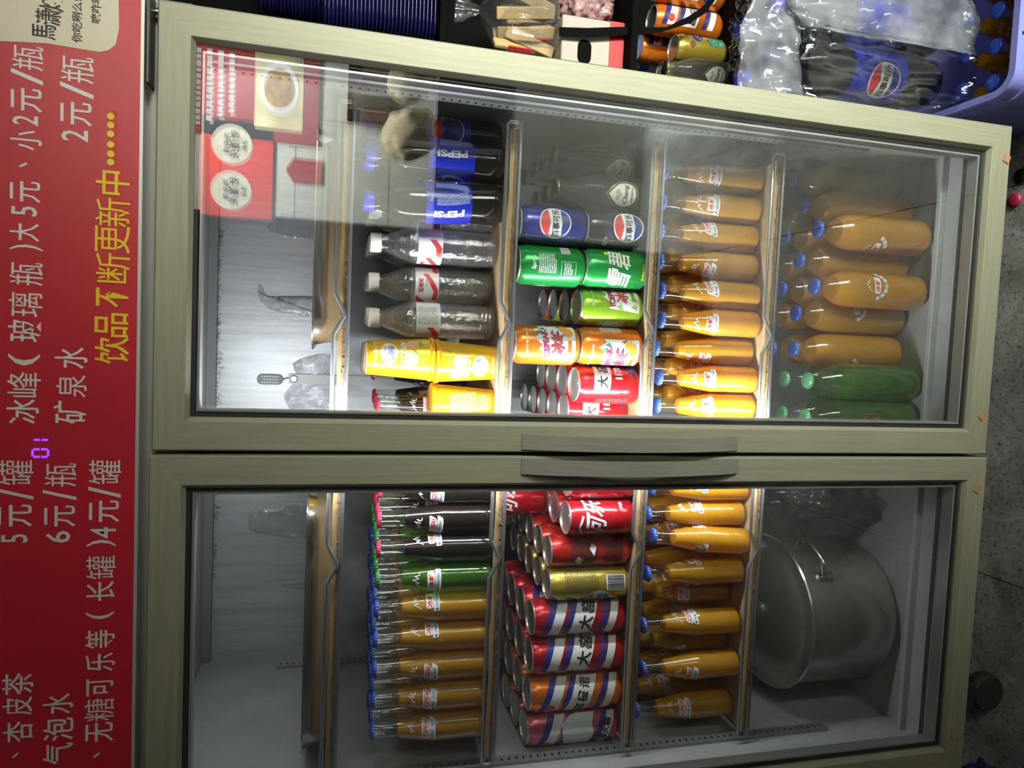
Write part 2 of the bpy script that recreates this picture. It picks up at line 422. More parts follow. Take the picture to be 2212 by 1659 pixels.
mb = MB().box(x0, x1, WY+.001, WY+.006, z0, z1).obj('menu_board', mat('menu_red', (.34, .018, .03), .5), smooth=False)
tag(mb, 'dark red menu board with food picture, mirrored top right in the glass', 'menu')
q = MB(); wds, hgt = x1-x0, z1-z0
for i in range(4):
    v, f = [], []; xx = x0+.03+.02*i
    while xx < x1-.1:
        e_ = xx+random.Random(i*31+int(xx*900)).uniform(.012, .024); o_ = len(v); v += [(xx, z1-.042-.04*i), (e_, z1-.042-.04*i), (e_, z1-.022-.04*i), (xx, z1-.022-.04*i)]; f.append((o_, o_+1, o_+2, o_+3)); xx = e_+.006
    MB().add([(a, WY+.007, b) for a, b in v], f).obj('text_line', WHITE, mb, smooth=False)
for i, ch in enumerate('小酥'):
    v, f = RECT(x1-.07, x1-.01, z1-.085-.075*i, z1-.02-.075*i); MB().add([(a, WY+.007, b) for a, b in v], f).obj('title_tile', WHITE, mb, smooth=False)
q = MB()
v, f = RECT(x0+.05, x1-.05, z0+.06, z0+.06+hgt*.38); q.add([(a, WY+.007, b) for a, b in v], f)
q.obj('picture', mat('food_picture', (.62, .55, .30), .5, var=.5, vscale=7), mb, smooth=False)
pcx, pcz = (x0+x1)/2, z0+.06+hgt*.19
for r_, m_, dy in ((.075, WHITE, .0076), (.058, mat('broth_print', (.36, .20, .05), .5, var=.5, vscale=40), .0082)):
    v, f = DISC(pcx, pcz, r_, 24, sx=1.3); MB().add([(a, WY+dy, b) for a, b in v], f).obj('bowl_print', m_, mb, smooth=False)
(x0, z1), (x1, z0) = mirror(615, 388), mirror(695, 343)
q = MB().prism([(x0, z0), (x1, z0), (x1, z1-.03), ((x0+x1)/2, z1), (x0, z1-.03)], WY+.001, WY+.005).obj('wall_tag', mat('tag_red', (.42, .02, .03), .5), smooth=False)
tag(q, 'small dark red tag with peaked top, mirrored above the shelf tray', 'tag')
(x0, z1), (x1, z0) = mirror(750, 258), mirror(940, 165)
q = MB()
q.box(x0, x1, WY+.001, WY+.05, z1-.05, z1); q.box(x0, x0+.05, WY+.001, WY+.05, z0, z1); q.box(x1-.05, x1, WY+.001, WY+.05, z0, z1)
tag(q.obj('wooden_frame', mat('brown_wood', (.13, .07, .04), .6, var=.2, vscale=20, stretch=(1, 1, .2)), smooth=False), 'brown wooden rack frame mirrored near the right door edge', 'frame')
(x0, z1), (x1, z0) = mirror(935, 560), mirror(1110, 190)
t = thing('added_dark_cupboard', 'added dark cupboard that darkens the low reflection in the right glass door', 'cupboard', ((x0+x1)/2, WY+.002, z0))  # added to darken the wall's reflection over the bottles
MB().box(-(x1-x0)/2, (x1-x0)/2, 0, .06, 0, z1-z0).obj('carcass', BLACK, t, bevel=.004)
for s_ in (-1, 1): MB().box(s_*(x1-x0)/4-(x1-x0)/4+.006, s_*(x1-x0)/4+(x1-x0)/4-.006, .06, .072, .006, z1-z0-.006).obj('cupboard_door', mat('cupboard_front', (.012, .012, .011), .7, spec=.2), t, bevel=.003)
c0 = mirror(880, 300); c1 = mirror(880, 190)
for cc, rr, lab in ((c0, .105, 'lower beige cloth sack mirrored over the dark bottles'), (c1, .085, 'upper beige cloth sack mirrored beside the door edge')):
    bm = bmesh.new(); bmesh.ops.create_icosphere(bm, subdivisions=4, radius=rr)
    for v in bm.verts:
        n = noise.noise(v.co*11)*.28 + noise.noise(v.co*34)*.10
        v.co *= 1+n; v.co.y *= .7
    me = bpy.data.meshes.new('beige_sack'); bm.to_mesh(me); bm.free(); me.materials.append(mat('beige_cloth', (.40, .34, .22), .9, var=.3, vscale=18))
    me.polygons.foreach_set('use_smooth', [True]*len(me.polygons))
    o = link('beige_sack', me, None, loc=(cc[0], WY+.12, cc[1])); tag(o, lab, 'sack')

# ================================================================== the fridge
W, GAP, H, FW = .565, .0055, 1.3377, .0393
XL, XR = -.5785, .5730          # cabinet outer sides
IL, IR, IB = -.536, .530, .586  # liner faces
fr = thing('display_fridge', 'two-door glass display fridge in champagne aluminium under a red price sign', 'fridge', (0, .3, 0))
fr.location = (0, 0, 0)
Z = lambda z: z + BZ
for s, xa, xb in ((0, XL, IL), (1, IR, XR)):
    MB().box(xa, xb, .046, .64, Z(-.02), Z(1.36)).obj('side_panel', LINER, fr, bevel=.002)
MB().box(XL, XR, IB, .64, Z(1.10), Z(1.36)).obj('back_liner_upper', STEEL_IN, fr, smooth=False)
MB().box(XL, XR, IB-.004, .64, Z(-.02), Z(1.10)).obj('back_liner_lower', FROST, fr, smooth=False)
MB().box(XL, XR, .046, .64, Z(1.36), Z(1.40)).obj('ceiling_liner', LINER, fr, smooth=False)
MB().box(IL, IR, IB-.022, IB, Z(1.343), Z(1.36)).obj('ceiling_channel', mat('channel_grey', (.20, .205, .20), .5), fr, smooth=False)
MB().box(IL, IR, .05, IB, Z(-.02), Z(.047)).obj('floor_liner', LINER, fr, smooth=False)
MB().box(XL, XR, .046, .078, Z(-.02), Z(.036)).obj('front_sill', SILL, fr, bevel=.002)
MB().box(IL, IR, .078, .088, Z(.02), Z(.061)).obj('floor_lip', LINER, fr, bevel=.0015)
MB().box(XL, XR, .08, .64, Z(-.05), Z(-.02)).obj('base_tray', BLACK, fr, smooth=False)
MB().box(-.030, .024, .050, .076, Z(.03), Z(1.36)).obj('mullion', SILL, fr, bevel=.003)
for x in (.0298, -.0358):
    MB().lathe([(.005, 0), (.005, .98)], 12, c=(x, .061, Z(.37))).obj('led_tube', LEDTUBE, fr)
# header with the sign
HB, HT = 1.353, 1.74
MB().box(XL, XR, .004, .64, Z(1.3615), Z(HT)).obj('header_box', TRIMG, fr, smooth=False)
MB().box(XL, XR, .018, .046, Z(1.300), Z(1.3615)).obj('header_trim', TRIMG, fr, bevel=.002)
MB().box(XL, XR, -.001, .018, Z(HB-.001), Z(1.3615)).obj('sign_edge', LIP, fr, smooth=False)
sg = MB().box(XL, XR, -.002, .004, Z(HB+.003), Z(HT)).obj('price_sign', SIGN, fr, smooth=False)
sg['label'] = 'red vinyl price sign with white and yellow lettering'
def sign_els(items):
    out = []
    for ch, ya, yb, xa, xb in items:
        a, b = atY((xa+xb)/2, ya, -.003), atY((xa+xb)/2, yb, -.003); c, d = atY(xa, (ya+yb)/2, -.003), atY(xb, (ya+yb)/2, -.003)
        out.append(T(ch, (a.x+b.x)/2, (c.z+d.z)/2, abs(c.z-d.z), abs(a.x-b.x), bold=0 if ch in '罐糖璃更峰断新瓶泉' else .008))
    return out
S1 = [('冰',915,862,14,84),('峰',858,803,15,88),('(',790,764,17,86),('玻',738,690,17,88),('璃',684,632,18,91),('瓶',616,567,20,93),(')',541,528,20,92),('大',520,482,20,85),('5',466,445,24,80),('元',436,391,21,88),('、',362,350,40,60),('小',323,281,22,90),('2',270,249,26,82),('元',240,190,23,91),('/',181,150,23,93),('瓶',150,99,26,94)]
S2 = [('矿',915,866,115,187),('泉',858,810,121,187),('水',796,750,118,189),('2',305,280,132,190),('元',270,220,130,199),('/',211,179,129,202),('瓶',178,122,131,203)]
S3 = [('5',1173,1154,2,60),('元',1138,1090,-6,70),('/',1080,1056,-2,72),('罐',1048,994,-4,72),('、',1638,1626,25,41),('杏',1603,1559,6,71),('皮',1546,1506,5,70),('茶',1501,1454,4,72)]
S4 = [('6',1173,1147,98,152),('元',1138,1092,95,163),('/',1081,1058,92,165),('瓶',1051,1001,96,165),('气',1651,1606,92,158),('泡',1601,1551,93,158),('水',1543,1499,92,158)]
S5 = [('、',1638,1626,200,216),('无',1603,1561,184,245),('糖',1558,1509,182,246),('可',1503,1466,186,245),('乐',1451,1411,184,248),('等',1401,1361,184,248),('(',1338,1322,185,246),('长',1298,1256,186,248),('罐',1251,1201,186,250),(')',1181,1166,187,250),('4',1163,1139,195,250),('元',1128,1081,192,258),('/',1076,1051,190,261),('罐',1046,994,192,262)]
for n_, S in enumerate((S1, S2[:3], S2[3:], S3[:4], S3[4:], S4[:4], S4[4:], S5)): flat('lettering_line', sign_els(S), -.0026, WHITE, sg)
S6 = [('饮',786,728,204,279),('品',728,676,204,277),('不',663,621,207,278),('断',611,547,207,281),('更',546,487,205,281),('新',489,428,206,281),('中',421,369,207,280)]
dots = [(350,239),(332,239),(312,239),(289,239),(270,239),(251,239)]
de = []
for yy, xx in dots:
    p = atY(xx, yy, -.003); de.append(DISC(p.x, p.z, .0042, 14))
sh = [([(x+.0032, z-.0036) for x, z in v], f) for v, f in sign_els(S6)+de]
flat('lettering_shadow', sh, -.0024, RED2, sg); flat('lettering_yellow', sign_els(S6)+de, -.0028, YELLOW, sg)
# printed cup with the shop name
cp = [(-60,80),(0,88),(100,93),(190,108),(215,112),(235,108),(250,95),(257,60),(256,0),(250,-40),(-60,-40)]
cp = [atY(a, b, -.003) for a, b in cp]
flat('cup_print', [P(*[(p.x, p.z) for p in cp])], -.0024, CREAM, sg)
flat('shop_name', sign_els([('馬',84,52,69,121),('潇',54,20,76,132),('烤',23,-14,84,138)]), -.0028, INK, sg)
for s_, x_, y_ in (('你吃咧么!', 168, 47), ('嘹咋咧!', 209, 17)):
    p = atY(x_, y_, 0); flat('cup_lettering', [T(s_, p.x, p.z, .0115, bold=.01)], -.0027, INK, sg)
p = atY(92, 118, 0)
# violet seven-segment display shining through the sign
def seg7(cx, cz, w_, h_, on):
    t = .0026; e = []
    S = {'a': (0, h_/2, 1), 'd': (0, -h_/2, 1), 'g': (0, 0, 1), 'f': (-w_/2, h_/4, 0), 'b': (w_/2, h_/4, 0), 'e': (-w_/2, -h_/4, 0), 'c': (w_/2, -h_/4, 0)}
    for k_ in on:
        x, z, hor = S[k_]; l = (w_/2-.0008) if hor else (h_/4-.0008)
        e.append(RECT(cx+x-l, cx+x+l, cz+z-t/2, cz+z+t/2) if hor else RECT(cx+x-t/2, cx+x+t/2, cz+z-l, cz+z+l))
    return e
pa, pb = atY(89, 978, 0), atY(90, 951, 0)
flat('temperature_display', seg7(pa.x, pa.z, .0095, .017, 'abcdef') + seg7(pb.x-.004, pb.z, .0095, .017, 'bc'), -.0027, LED, sg)
# hinge at the top right corner
hg = MB(); a = atY(322, 190, .01)
hg.box(a.x, XR-.004, -.012, .03, Z(1.3435), Z(1.3475)).obj('hinge_plate', mat('hinge_steel', (.10, .09, .085), .5, .5), fr, bevel=.001)
MB().lathe([(.0055, 0), (.0055, .006), (.0035, .006), (.0035, .012)], 12, c=(.552, .008, Z(1.3335))).obj('hinge_pin', STEEL, fr)

def rail(A, B, inward, name, parent, m, y0):
    A, B = Vector(A), Vector(B); d = (B-A).normalized(); n = Vector(inward)
    cs = [(0, .0025), (.002, 0), (FW-.0008, 0), (FW, .0006), (FW+.0045, .008), (FW+.0045, .040), (0, .040)]
    v = []
    for end in (0, 1):
        for dd, yy in cs:
            p = (A + d*dd if not end else B - d*dd) + n*dd
            v.append((p.x, y0+yy, p.y))
    k = len(cs); f = [tuple(range(k)), tuple(reversed(range(k, 2*k)))] + [(i, i+k, (i+1) % k+k, (i+1) % k) for i in range(k)]
    mb_ = MB().add(v, f); o = mb_.obj(name, m, parent, smooth=False)
    bm = bmesh.new(); bm.from_mesh(o.data); bmesh.ops.recalc_face_normals(bm, faces=bm.faces[:]); bm.to_mesh(o.data); bm.free()
    return o
def ring(mb_, x0, x1, z0, z1, wd, y0, y1):
    mb_.box(x0, x1, y0, y1, z0, z0+wd); mb_.box(x0, x1, y0, y1, z1-wd, z1)
    mb_.box(x0, x0+wd, y0, y1, z0+wd, z1-wd); mb_.box(x1-wd, x1, y0, y1, z0+wd, z1-wd); return mb_
def door(x0, x1, y0, z0, z1, hx, tapes):
    g = FW+.0045
    dr = ring(MB(), x0+.012, x1-.012, z0+.012, z1-.012, FW-.010, y0+.0405, y0+.045).obj('fridge_door', DARK, fr, smooth=False)
    rail((x0, z0), (x0, z1), (1, 0), 'stile', dr, FRAME_V, y0); rail((x1, z0), (x1, z1), (-1, 0), 'stile', dr, FRAME_V, y0)
    rail((x0, z1), (x1, z1), (0, -1), 'top_rail', dr, FRAME, y0); rail((x0, z0), (x1, z0), (0, 1), 'bottom_rail', dr, FRAME, y0)
    ring(MB(), x0+g+.007, x1-g-.007, z0+g+.007, z1-g-.007, .003, y0+.0135, y0+.0345).obj('glazing_spacer', SPACER, dr, smooth=False)
    ring(MB(), x0+g, x1-g, z0+g, z1-g, .005, y0+.0125, y0+.040).obj('seal', DARK, dr, smooth=False)
    MB().box(x0+g-.001, x1-g+.001, y0+.0095, y0+.0130, z0+g-.001, z1-g+.001).obj('glass_pane', GLASSDOOR, dr, smooth=False)
    MB().box(x0+g-.001, x1-g+.001, y0+.0350, y0+.0385, z0+g-.001, z1-g+.001).obj('glass_pane', GLASSDOOR, dr, smooth=False)
    mb_ = MB(); n = 18; v = []; f = []
    za, zb, hw, th = Z(.492), Z(.845), .0112, .0035
    for i in range(n+1):
        t = i/n; yy = y0-.0035-.027*math.sin(PI*t)**.8; zz = za+(zb-za)*t
        v += [(hx-hw, yy, zz), (hx+hw, yy, zz), (hx+hw, yy+th, zz), (hx-hw, yy+th, zz)]
    for i in range(n):
        for k in range(4): f.append((i*4+k, i*4+(k+1) % 4, i*4+4+(k+1) % 4, i*4+4+k))
    f += [(3, 2, 1, 0), (n*4, n*4+1, n*4+2, n*4+3)]
    mb_.add(v, f).obj('handle', HANDLE, dr, angle=50)
    for x, y, a in tapes:
        p = atY(x, y, y0-.0008); rr = .0092
        q = MB().prism([(rr*math.cos(R(a+90*k)), rr*math.sin(R(a+90*k))) for k in range(4)], -.0006, .0008)
        q.obj('corner_sticker', mat('tan_sticker', (.40, .22, .09), .7, var=.25, vscale=300), dr, smooth=False, loc=(p.x, y0-.0008, p.z))
    return dr
dR = door(0, W, 0, Z(0), Z(H), .0160, ((2175, 343, 24), (2122, 899, 2)))
dR['label'] = 'right glass door in champagne aluminium frame'
dL = door(-GAP-W, -GAP, -.004, Z(0), Z(H+.002), -.0195, ((2111, 1056, 20), (2062, 1591, 70)))
dL['label'] = 'left glass door in champagne aluminium frame'
# perforated shelf rails
def slotted(x0, x1, y0, y1, z0, z1, face, parent):
    o = MB().box(x0, x1, y0, y1, z0, z1).obj('shelf_rail', mat('rail_steel', (.27, .28, .27), .4, .5), parent, smooth=False)
    q = MB(); z = z0+.01
    while z < z1-.008:
        if face == 'x+': q.box(x1-.0005, x1+.0004, (y0+y1)/2-.003, (y0+y1)/2+.003, z, z+.003)
        elif face == 'x-': q.box(x0-.0004, x0+.0005, (y0+y1)/2-.003, (y0+y1)/2+.003, z, z+.003)
        else: q.box((x0+x1)/2-.004, (x0+x1)/2+.004, y0-.0004, y0+.0005, z, z+.006)
        z += .0125
    q.obj('slots', BLACK, o, smooth=False)
for yy, zt in ((.100, 1.30), (.515, 1.208)):
    slotted(IL, IL+.005, yy, yy+.022, Z(.20), Z(zt), 'x+', fr); slotted(IR-.005, IR, yy, yy+.022, Z(.20), Z(zt), 'x-', fr)
MB().box(.053, .073, .576, .582, Z(.20), Z(1.20)).obj('shelf_rail', mat('rail_steel', (.27, .28, .27), .4, .5), fr, smooth=False)
# caster under the left door
ct = MB().box(-.06, .06, -.03, .03, .0, .05)
for x_, y_, z_ in ((-.50, .12, 0), (.50, .34, 0), (-.50, .55, 0), (.50, .55, 0)):
    c_ = MB().lathe([(.001, -.014), (.034, -.014), (.038, -.008), (.038, .008), (.034, .014), (.001, .014)], 24).obj('caster_wheel', mat('caster_rubber', (.030, .028, .026), .6), fr, loc=(x_, y_, .038))
    c_.rotation_euler = (0, R(90), R(90)); 
    MB().box(x_-.028, x_+.028, y_-.02, y_+.02, .08, Z(-.05)).obj('caster_fork', DARK, fr, bevel=.004)

# ------------------------------------------------------------------ wire shelves, cardboard
SH = [1.094, .843, .600, .378]           # lower front rod of each shelf, above the door bottom
SHN = ['top', 'second', 'third', 'fourth']
CARDZ = [s+.0075 for s in SH]
def wire_shelf(x0, x1, nx_, s, side, name):
    t = thing('wire_shelf', f'{name} wire shelf behind the {side} glass door', 'shelf', ((x0+x1)/2, .3, Z(s)), group='wire shelves in the fridge')
    cx = (x0+x1)/2; r = .0030; yf = .090-.3; yb = .545-.3; up = .0205
    a, b, n = x0-cx, x1-cx, nx_-cx
    MB().tube([(a, yf, 0), (b, yf, 0), (b, yb, 0), (a, yb, 0)], r, 8, True).obj('outer_rod', WIRE, t)
    MB().tube([(a, yf, .004), (a, yf, up-.004), (a+.004, yf, up), (n-.031, yf, up), (n-.027, yf, up-.002), (n-.003, yf-.001, .006), (n+.003, yf-.001, .006), (n+.027, yf, up-.002), (n+.031, yf, up), (b-.004, yf, up), (b, yf, up-.004), (b, yf, .004)], r, 8).obj('front_rail', WIRE, t)
    g = MB(); k = int((b-a)/.03)
    for i in range(1, k):
        x = a+(b-a)*i/k; g.tube([(x, yf, .0005), (x, yb, .0005)], .0017, 6)
    g.obj('grid_wires', WIRE, t)
    return t
def cardboard(x0, x1, s, seed, side, name, back=.52):
    rr = random.Random(seed); n = 40; v = []; f = []
    th = .003; yf = .0945
    for i in range(n+1):
        x = x0+(x1-x0)*i/n; wv = noise.noise(Vector((x*9+seed*3, seed, 0)))
        y = yf+.0012*wv; lz = .0135+.002*noise.noise(Vector((x*14, seed*2., 1)))
        dz = .0012*noise.noise(Vector((x*7, 3., seed)))
        # lip bottom front, lip top front, lip top back, sheet front, sheet back; then underside
        v += [(x, y, .0042), (x, y, lz), (x, y+th, lz), (x, y+th+.003, .0072+dz), (x, back, .0072), (x, back, .0042)]
    for i in range(n):
        for k in range(6): f.append((i*6+k, (i+1)*6+k, (i+1)*6+(k+1) % 6, i*6+(k+1) % 6))
    f += [(5, 4, 3, 2, 1, 0)[::-1], tuple(n*6+k for k in range(6))]
    o = MB().add(v, f).obj('cardboard_sheet', CARD, None, smooth=False); o.location.z = Z(s)
    bm = bmesh.new(); bm.from_mesh(o.data); bmesh.ops.recalc_face_normals(bm, faces=bm.faces[:]); bm.to_mesh(o.data); bm.free()
    tag(o, f'tan cardboard sheet lining the {name} shelf behind the {side} door', 'cardboard', 'cardboard shelf liners')
    e = MB(); m_ = 60
    for i in range(m_):
        xa = x0+(x1-x0)*i/m_; xb = x0+(x1-x0)*(i+1)/m_; d = rr.uniform(0, .0012)
        e.box(xa, xb, yf-.0022-d, yf-.0004, .0032, .0062+rr.uniform(0, .002))
    e.obj('torn_edge', CARDEDGE, o, smooth=False)
    return o
for i, s in enumerate(SH):
    wire_shelf(.032, .497, .190, s, 'right', SHN[i]); wire_shelf(-.523, -.040, -.185 if i != 2 else -.180, s, 'left', SHN[i])
    cardboard(.036, .488, s, i+1, 'right', SHN[i]); cardboard(-.515, -.044, s, i+11, 'left', SHN[i])

# ================================================================== drinks: one of each kind, then copies
PROTO = []
def proto(name):
    o = thing(name); PROTO.append(o); return o
def crown(z, m, parent, r=.0132):
    w_ = lambda j, a: 1+.035*math.cos(21*a)*(1 if j < 2 else .35 if j == 2 else 0)
    MB().lathe([(r*1.06, z), (r*1.04, z+.0028), (r*.98, z+.0048), (r*.86, z+.0062), (r*.4, z+.0068), (.0002, z+.0069)], 84, w_).obj('cap', m, parent)
# ---- 200 ml returnable glass bottle
SB_R, SB_H = .0236, .190
SBP = [(.019, 0), (.0222, .0015), (.0234, .006), (SB_R, .012), (.0232, .022), (.0230, .060), (.0234, .080), (SB_R, .085), (.0233, .0875), (.0225, .092), (.0208, .104), (.0186, .118), (.0163, .132), (.0144, .145), (.0131, .157), (.0124, .168), (.0124, .176), (.0132, .177), (.0132, .183)]
SBr = interp(SBP)
def mountain(cx, z, k=1.0, w_=.0011):
    pts = [(-.0125, 0), (-.0055, .0105), (-.0045, .0045), (.0005, .0150), (.0025, .0060), (.0060, .0115), (.0075, .0050), (.0125, .0035)]
    return LINE([(cx+a*k, z+b*k) for a, b in pts], w_*k)
def small_bottle(name, liquid, cap, print_=True, fill=.146):
    t = proto(name)
    MB().lathe(SBP, 28).obj('glass_body', GLASS, t)
    lp = [(max(.001, SBr(z)-.0006), z) for z in (.004, .007, .012, .022, .060, .080, .085, .092, .104, .118, .132, fill-.004)] + [(SBr(fill)*.80, fill), (SBr(fill)*.4, fill+.0012), (.0002, fill+.0016)]
    lp[0] = (.017, .004)
    MB().lathe(lp, 28).obj('liquid', liquid, t)
    crown(.183, cap, t)
    if print_:
        for s0, word in ((0, '冰峰'), (SBr(.1)*PI, 'ICEPEAK')):
            wrapped('mountain_mark', [mountain(s0*SBr(.124)/SBr(.1), .117)], SBr, .0003, WHITE, t, .003, .003)
            hw = .0135 if word == '冰峰' else .0158
            pl = wrapped('name_plate', [P(*[(s0*SBr(.108)/SBr(.1)+hw*a, .1035+.0058*b) for a, b in ((-1,-.75),(-.8,-1),(.8,-1),(1,-.75),(1,.75),(.8,1),(-.8,1),(-1,.75))])], SBr, .0003, WHITE, t, .003, .003)
            wrapped('name_lettering', [T(word, s0*SBr(.105)/SBr(.1), .1035, .0092 if word == '冰峰' else .0078, 2*hw-.003, bold=.02)], SBr, .0006, MREDP, pl, .003, .004)
            bd = wrapped('label_band', [P(*[(s0+.0185*a, .0925+.0045*b) for a, b in ((-1,-.7),(-.93,-1),(.93,-1),(1,-.7),(1,.7),(.93,1),(-.93,1),(-1,.7))])], SBr, .0003, MPALE, t, .003, .004)
            wrapped('band_lettering', [T('冰峰饮料伴您成长' if word == '冰峰' else '中国 · 西安', s0+.001, .0925, .0042, .024, bold=.01), DISC(s0-.0150, .0925, .0022, 10)], SBr, .0006, MSMALL, bd, .003)
    return t
B_OR = small_bottle('orange_soda_bottle', JUICE, CAPB); B_CO = small_bottle('cola_bottle', COLA, CAPP); B_GR = small_bottle('green_soda_bottle', GREENL, CAPG)
B_OR0 = small_bottle('orange_soda_bottle', JUICE, CAPB, False); B_CO0 = small_bottle('cola_bottle', COLA, CAPP, False); B_GR0 = small_bottle('green_soda_bottle', GREENL, CAPG, False)
# ---- large glass bottle
LB_R, LB_H = .0335, .232
LBP = [(.022, 0), (.028, .003), (.0318, .010), (LB_R, .020), (LB_R, .148), (.0332, .157), (.0322, .166), (.0300, .176), (.0262, .186), (.0212, .195), (.0168, .202), (.0145, .209), (.0137, .217), (.0142, .219), (.0142, .225)]
LBr = interp(LBP)
def large_bottle(name, liquid, cap, kind):
    t = proto(name); MB().lathe(LBP, 32).obj('glass_body', GLASS, t)
    top = .192 if kind == 'o' else .150
    lp = [(.020, .005)] + [(LBr(z)-.0008, z) for z in (.010, .020, .100, .148)]
    lp = [q for q in lp if q[1] <= top]
    if kind == 'o': lp += [(LBr(z)-.0008, z) for z in (.157, .166, .176, .186)]
    lp += [(LBr(top)-.0008, top), (.0002, top)]
    MB().lathe(lp, 32).obj('liquid', liquid, t); crown(.225, cap, t, .0145)
    if kind == 'o':
        wrapped('mountain_mark', [mountain(0, .130, .95)], LBr, .0003, WHITE, t, .004, .004)
        pl = wrapped('name_plate', [P(*[(.0155*a, .119+.0065*b) for a, b in ((-1,-.75),(-.8,-1),(.8,-1),(1,-.75),(1,.75),(.8,1),(-.8,1),(-1,.75))])], LBr, .0003, WHITE, t, .004)
        wrapped('name_lettering', [T('冰峰', 0, .119, .010, .026, bold=.02)], LBr, .0006, MREDP, pl, .004)
        arc = [(.023*math.sin(R(a)), .126-.0225*math.cos(R(a))) for a in range(-72, 73, 12)]; arc2 = [(.0295*math.sin(R(a)), .126-.029*math.cos(R(a))) for a in range(72, -73, -12)]
        q = ([*arc, *arc2[::-1]], [(i, i+1, 13+i+1, 13+i) for i in range(12)])
        bd = wrapped('label_band', [q], LBr, .0003, MPALE, t, .004)
        wrapped('band_lettering', [T(c_, .026*math.sin(R(a)), .126-.0257*math.cos(R(a)), .0048, bold=.01, rot=a) for c_, a in zip('陕西冰峰饮料', (-55, -33, -11, 11, 33, 55))], LBr, .0006, MSMALL, bd, .004)
    else:
        wrapped('label_lettering', [T('冰', 0, .125, .017, bold=.01), T('峰', 0, .103, .017, bold=.01), LINE([(-.011, .136), (.011, .136), (.011, .094), (-.011, .094), (-.011, .136)], .0012)], LBr, .0003, mat('brown_print', (.26, .09, .05), .5), t, .004)
    return t
L_OR = large_bottle('large_orange_bottle', JUICE, CAPB, 'o'); L_GR = large_bottle('large_green_bottle', GREENL, mat('pale_green_cap', (.14, .42, .20), .32, .3, var=.2, vscale=160), 'g')
# ---- water bottle
WBP = [(.020, 0), (.026, .002), (.0285, .007), (.0275, .013)]
z = .016
while z < .088: WBP += [(.0292, z), (.0284, z+.004)]; z += .008
WBP += [(.0292, .090), (.0288, .092), (.0288, .136), (.0294, .138), (.0294, .146), (.0280, .150), (.0250, .158), (.0205, .169), (.0160, .180), (.0138, .186), (.0138, .189), (.0155, .190), (.0155, .192), (.0130, .193), (.0130, .199)]
WBr = interp([(.0288, .09), (.0288, .14)])
t = B_WA = proto('water_bottle')
def refract_mat(name='water_in_plastic', milky=.17, share=.5, bump=.6):
    m = bpy.data.materials.new(name); m.use_nodes = True; nt = m.node_tree; nt.nodes.clear()
    out = nt.nodes.new('ShaderNodeOutputMaterial'); g = nt.nodes.new('ShaderNodeBsdfGlass'); g.inputs['IOR'].default_value = 1.33; g.inputs['Roughness'].default_value = .03
    tc = nt.nodes.new('ShaderNodeTexCoord'); n = nt.nodes.new('ShaderNodeTexNoise'); n.inputs['Scale'].default_value = 90; bp = nt.nodes.new('ShaderNodeBump'); bp.inputs['Strength'].default_value = bump; bp.inputs['Distance'].default_value = .002
    nt.links.new(tc.outputs['Object'], n.inputs['Vector']); nt.links.new(n.outputs[0], bp.inputs['Height']); nt.links.new(bp.outputs[0], g.inputs['Normal'])
    t1 = nt.nodes.new('ShaderNodeBsdfTransparent'); t1.inputs[0].default_value = (.97, .975, .98, 1); d = nt.nodes.new('ShaderNodeBsdfDiffuse'); d.inputs[0].default_value = (.78, .80, .84, 1)
    ma_ = nt.nodes.new('ShaderNodeMixShader'); ma_.inputs[0].default_value = milky; mb_ = nt.nodes.new('ShaderNodeMixShader'); mb_.inputs[0].default_value = share
    nt.links.new(t1.outputs[0], ma_.inputs[1]); nt.links.new(d.outputs[0], ma_.inputs[2]); nt.links.new(g.outputs[0], mb_.inputs[1]); nt.links.new(ma_.outputs[0], mb_.inputs[2]); nt.links.new(mb_.outputs[0], out.inputs[0])
    return m
MB().lathe(WBP, 40).obj('bottle_body', PET, t)
MB().lathe([(.018, .004), (.0262, .010), (.0272, .020), (.0264, .030), (.0272, .040), (.0264, .050), (.0272, .060), (.0264, .070), (.0272, .080), (.0268, .140), (.0235, .157), (.0185, .170), (.0002, .170)], 32).obj('water', clear('still_water', (.97, .975, .98), 1.5, .08, bump=1.0, bscale=60, haze=.05, haze_col=(.8, .82, .86), power=2.5), t)
MB().lathe([(.0150, .192), (.0154, .194), (.0154, .207), (.0146, .2095), (.0002, .2095)], 60, lambda j, a: 1+(.02*math.cos(30*a) if 0 < j < 3 else 0)).obj('cap', CAPW, t)
lb = wrapped('label', [RECT(-.0288*PI, .0288*PI, .0945, .134)], WBr, .0004, mat('clear_white_label', (.80, .82, .84), .35), t, .005)
for s0 in (0,):
    wrapped('red_swoosh', [P((-.032, .0965), (-.012, .0955), (.004, .104), (.016, .113), (.016, .121), (.002, .112), (-.014, .103), (-.032, .105)), P((.018, .0965), (.034, .0955), (.047, .106), (.047, .116), (.034, .106), (.020, .104)), P((-.047, .112), (-.034, .118), (-.022, .131), (-.030, .132), (-.047, .124))], WBr, .0007, MREDP, lb, .004)
    wrapped('brand_lettering', [T('娃哈哈', -.004, .1245, .0095, .023, bold=.025)], WBr, .0008, mat('deep_red_print', (.55, .02, .05), .5), lb, .004)
    wrapped('small_lettering', [T('饮用纯净水', .002, .1155, .0032, bold=.01), FINE(.052, .082, .098, .131, 11, 4), BARS(-.084, -.064, .097, .112, 3)], WBr, .0008, MGREY, lb, .004)
